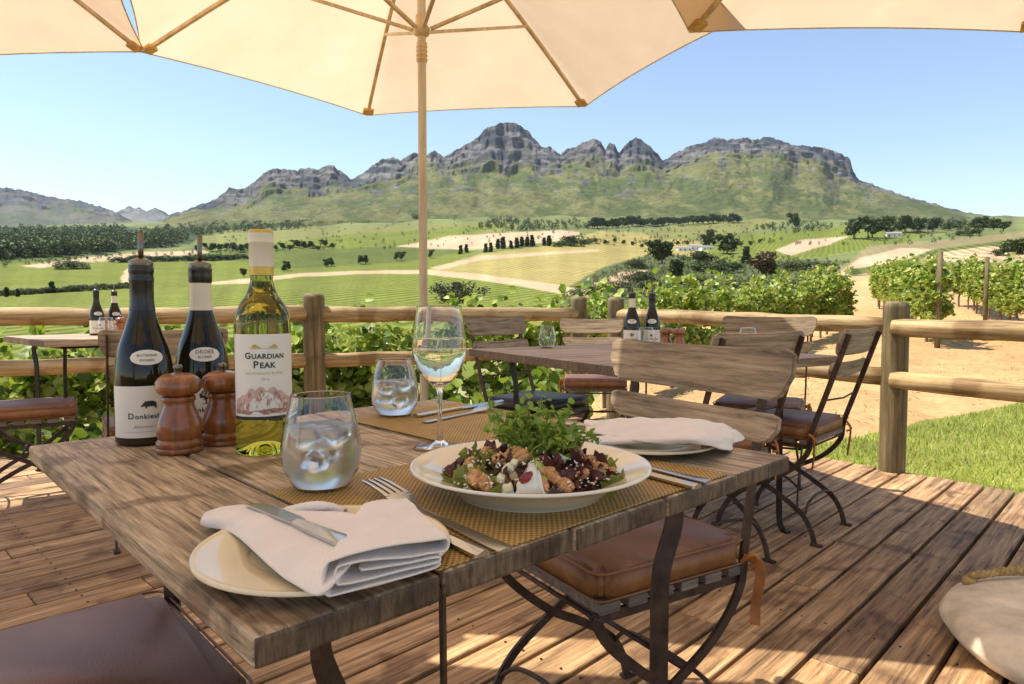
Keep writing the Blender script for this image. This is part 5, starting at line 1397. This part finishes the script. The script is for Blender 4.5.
def walnut(c,s,seed):
    bm=bmesh.new(); bmesh.ops.create_icosphere(bm,subdivisions=4,radius=1)
    for v in bm.verts:
        p=v.co.copy(); n_=mnoise.noise(p*2.3+Vector((seed*3.1,0,0))); n2=mnoise.noise(p*5.2+Vector((0,seed*2.7,0)))
        rdg=1-abs(n_)*2.2; cleft=math.exp(-(p.x/.16)**2)*.42*(p.z>-.3)
        f=.72+.34*rdg*.6+.22*n2-cleft; v.co=Vector((p.x*f*1.0,p.y*f*1.25,p.z*f*.62))
    bmesh.ops.scale(bm,vec=(s,s,s),verts=bm.verts); m=MB(); m.bm(bm); o=m.build('walnut',M['walnut'],sal,True); o.location=c; r_=random.Random(seed); o.rotation_euler=(r_.uniform(-.9,.9),r_.uniform(-.9,.9),r_.uniform(0,6))
for i,(px,py,s) in enumerate([(478,483,.0115),(486,487,.009),(513,457,.0105),(522,460,.009),(493,444,.0095),(505,444,.009),(556,483,.0105),(548,477,.009),(597,472,.0110),(589,463,.009),(606,465,.0105),(603,452,.0095),(612,456,.009),(566,489,.008),(449,469,.007),(500,462,.009),(488,456,.009),(470,466,.008),(582,478,.009),(609,477,.008),(575,455,.009),(541,490,.008)]):
    walnut(SP(px,py)+Vector((0,-.004,.005)),s*1.0,i+1)
# wedge of soft cheese
bm=bmesh.new(); P=[(-.016,-.008,0),(.016,-.008,0),(.013,.010,0),(-.010,.010,0),(-.003,-.003,.036),(.006,.002,.037)]
vs=[bm.verts.new(p) for p in P]
for f in ((0,3,2,1),(0,1,5,4),(1,2,5),(2,3,4,5),(3,0,4)): bm.faces.new([vs[i] for i in f])
bmesh.ops.bevel(bm,geom=bm.edges[:],offset=.003,segments=3,affect='EDGES'); bmesh.ops.subdivide_edges(bm,edges=bm.edges[:],cuts=2,use_grid_fill=True)
for v in bm.verts: v.co+=Vector((mnoise.noise(v.co*160),mnoise.noise(v.co*170+Vector((5,0,0))),mnoise.noise(v.co*150+Vector((0,9,0)))))*.0012
m=MB(); m.bm(bm); o=m.build('cheese_wedge',M['cheese'],sal,True); o.location=SP(530,494)+Vector((0,-.004,-.002))
bm=bmesh.new(); bmesh.ops.create_icosphere(bm,subdivisions=3,radius=.006); bmesh.ops.scale(bm,vec=(1.25,.4,.75),verts=bm.verts)
for v in bm.verts: v.co*=1+.25*mnoise.noise(v.co*300)
m=MB(); m.bm(bm); o2=m.build('dried_berry',M['berry'],sal,True); o2.location=o.location+Vector((-.004,-.0078,.021)); o2.rotation_euler=(0,R(-38),0)
bm=bmesh.new(); 
m=MB(); 
for t in range(12):
    pass
bm=bmesh.new(); bmesh.ops.create_icosphere(bm,subdivisions=3,radius=.011); bmesh.ops.scale(bm,vec=(.9,.6,1.3),verts=bm.verts); m=MB(); m.bm(bm); o3=m.build('cheese_piece',M['cheese'],sal,True); o3.location=SP(492,444)+Vector((-.008,.02,.016))
P_=[SP(536,458)+Vector((0,-.010,.002)),SP(541,468)+Vector((.001,-.012,0)),SP(543,478)+Vector((.001,-.012,0))]
m=MB(); m.tube(smooth_path(P_,5),0,flat=(.0035,.0008),wd=(1,0,.2)); m.build('green_slice',M['leek'],sal,True)
for i,(px,py,s) in enumerate([(508,472,.009),(514,466,.007),(502,481,.0075),(508,490,.008),(520,488,.0065),(560,462,.0085),(546,462,.007),(471,470,.006),(522,491,.006)]):
    m=MB(); rm=Matrix.Rotation(rs.uniform(0,2),3,'X')@Matrix.Rotation(rs.uniform(0,3),3,'Z'); m.box((0,0,0),(s,s*1.2,s),s*.2,rm); o=m.build('pale_cube',M['apple'],sal,True); o.location=SP(px,py)+Vector((0,-.006,.004))
# crumbs and dressing flecks
m=MB()
for q in range(190):
    px=rs.choice([rs.uniform(450,500),rs.uniform(560,620),rs.uniform(450,620)]); py=rs.uniform(450,491); p=SP(px,py)
    if abs(p.x)>.088: continue
    p+=Vector((rs.uniform(-.002,.002),-.006-rs.uniform(0,.004),.005+rs.uniform(0,.003))); s=rs.uniform(.0007,.0019)
    rm=Matrix.Rotation(rs.uniform(0,3),3,'X')@Matrix.Rotation(rs.uniform(0,3),3,'Z'); m.box(p,(s*rs.uniform(1,2.4),s,s*.8),s*.25,rm,seg=1)
o=m.build('cheese_crumbs',M['cheese'],sal); tag(o,kind='stuff')
# shoots heaped on top
for q in range(30):
    a=rs.uniform(0,6.28); base_=Vector((.004+.016*math.cos(a)*rs.random(),.006+.014*math.sin(a),.026))
    el_=rs.uniform(.25,1.4); ln=rs.uniform(.036,.066)
    out=Vector((math.cos(a)*math.cos(el_)*ln*1.15,math.sin(a)*math.cos(el_)*ln*.8,math.sin(el_)*ln+.002))
    path=smooth_path([base_,base_+out*.55+Vector((0,0,.006)),base_+out],7); m=MB(); m.tube(path,[.0007]*len(path),5,m=0)
    pts=[]
    for k,p in enumerate(path[4:]):
        for z_ in range(2): pts.append(np.array(p)+rng.normal(size=3)*.0032)
    pts=np.array(pts); V,F=leaf_quads(pts,np.full(len(pts),.0086),.6)
    m.add([tuple(v) for v in V],[tuple(f) for f in F],0); m.build('green_shoot',M['shoot'],sal)
m=MB(); p=SP(505,440); path=smooth_path([Vector((-.014,-.01,.04)),Vector((-.022,-.012,.055)),Vector((-.016,-.008,.075)),Vector((-.006,-.006,.086))],6); m.tube(path,.0006,5); m.build('tendril',M['shoot'],sal)
m=MB(); path=smooth_path([Vector((.03,-.01,.045)),Vector((.012,-.03,.050)),Vector((0,-.04,.042)),Vector((.01,-.045,.026))],6); m.tube(path,.0007,5); m.build('tendril',M['shoot'],sal)
# ------------------------------------------------------------------ camera, light, world
cam=bpy.data.cameras.new('camera'); cam.sensor_width=36; cam.lens=24.0; cam.clip_start=.02; cam.clip_end=60000
co=bpy.data.objects.new('camera',cam); col.objects.link(co); co.location=(0,0,CAMH); co.rotation_euler=(math.pi/2-PITCH,0,0); scene.camera=co
sd=Vector((-1.18,.28,2.32)).normalized()      # towards the sun
elev=math.asin(sd.z); az=math.atan2(sd.x,sd.y)
sun=bpy.data.lights.new('sun','SUN'); sun.energy=5.0; sun.angle=R(.5); sun.color=(1,.95,.86)
so=bpy.data.objects.new('sun',sun); col.objects.link(so); so.rotation_euler=sd.to_track_quat('Z','Y').to_euler(); so.location=(0,0,30)
w=bpy.data.worlds.new('World'); scene.world=w; w.use_nodes=True; nt=w.node_tree
bg=nt.nodes['Background']; sky=nt.nodes.new('ShaderNodeTexSky'); sky.sky_type='NISHITA'; sky.sun_disc=False
sky.sun_elevation=elev; sky.sun_rotation=az; sky.altitude=300; sky.air_density=1.0; sky.dust_density=.25; sky.ozone_density=OZ
nt.links.new(sky.outputs[0],bg.inputs[0]); bg.inputs[1].default_value=.15
# the air
hz=MB(); hz.box((0,5000,640),(34000,15400,1440+0))
hm=bpy.data.materials.new('haze_air'); hm.use_nodes=True; hn=hm.node_tree
for n_ in list(hn.nodes):
    if n_.type!='OUTPUT_MATERIAL': hn.nodes.remove(n_)
pv=hn.nodes.new('ShaderNodeVolumePrincipled'); pv.inputs['Color'].default_value=(.80,.90,1,1); pv.inputs['Density'].default_value=HAZE; pv.inputs['Anisotropy'].default_value=.2
hn.links.new(pv.outputs[0],hn.nodes['Material Output'].inputs['Volume'])
if HAZE>0:
    ho=hz.build('haze',hm); tag(ho,'thin bluish summer haze in the valley air','haze',None,'stuff')
scene.view_settings.view_transform='Standard'; scene.view_settings.look='None'; scene.view_settings.exposure=EXPO; scene.view_settings.gamma=1
scene.view_settings.use_curve_mapping=False
scene.view_settings.use_white_balance=True; scene.view_settings.white_balance_temperature=WBT; scene.view_settings.white_balance_tint=10
scene.render.engine='CYCLES'; scene.render.resolution_x=1024; scene.render.resolution_y=684
cy=scene.cycles; cy.max_bounces=12; cy.transmission_bounces=12; cy.transparent_max_bounces=12; cy.diffuse_bounces=4; cy.volume_bounces=0
bpy.context.view_layer.update()
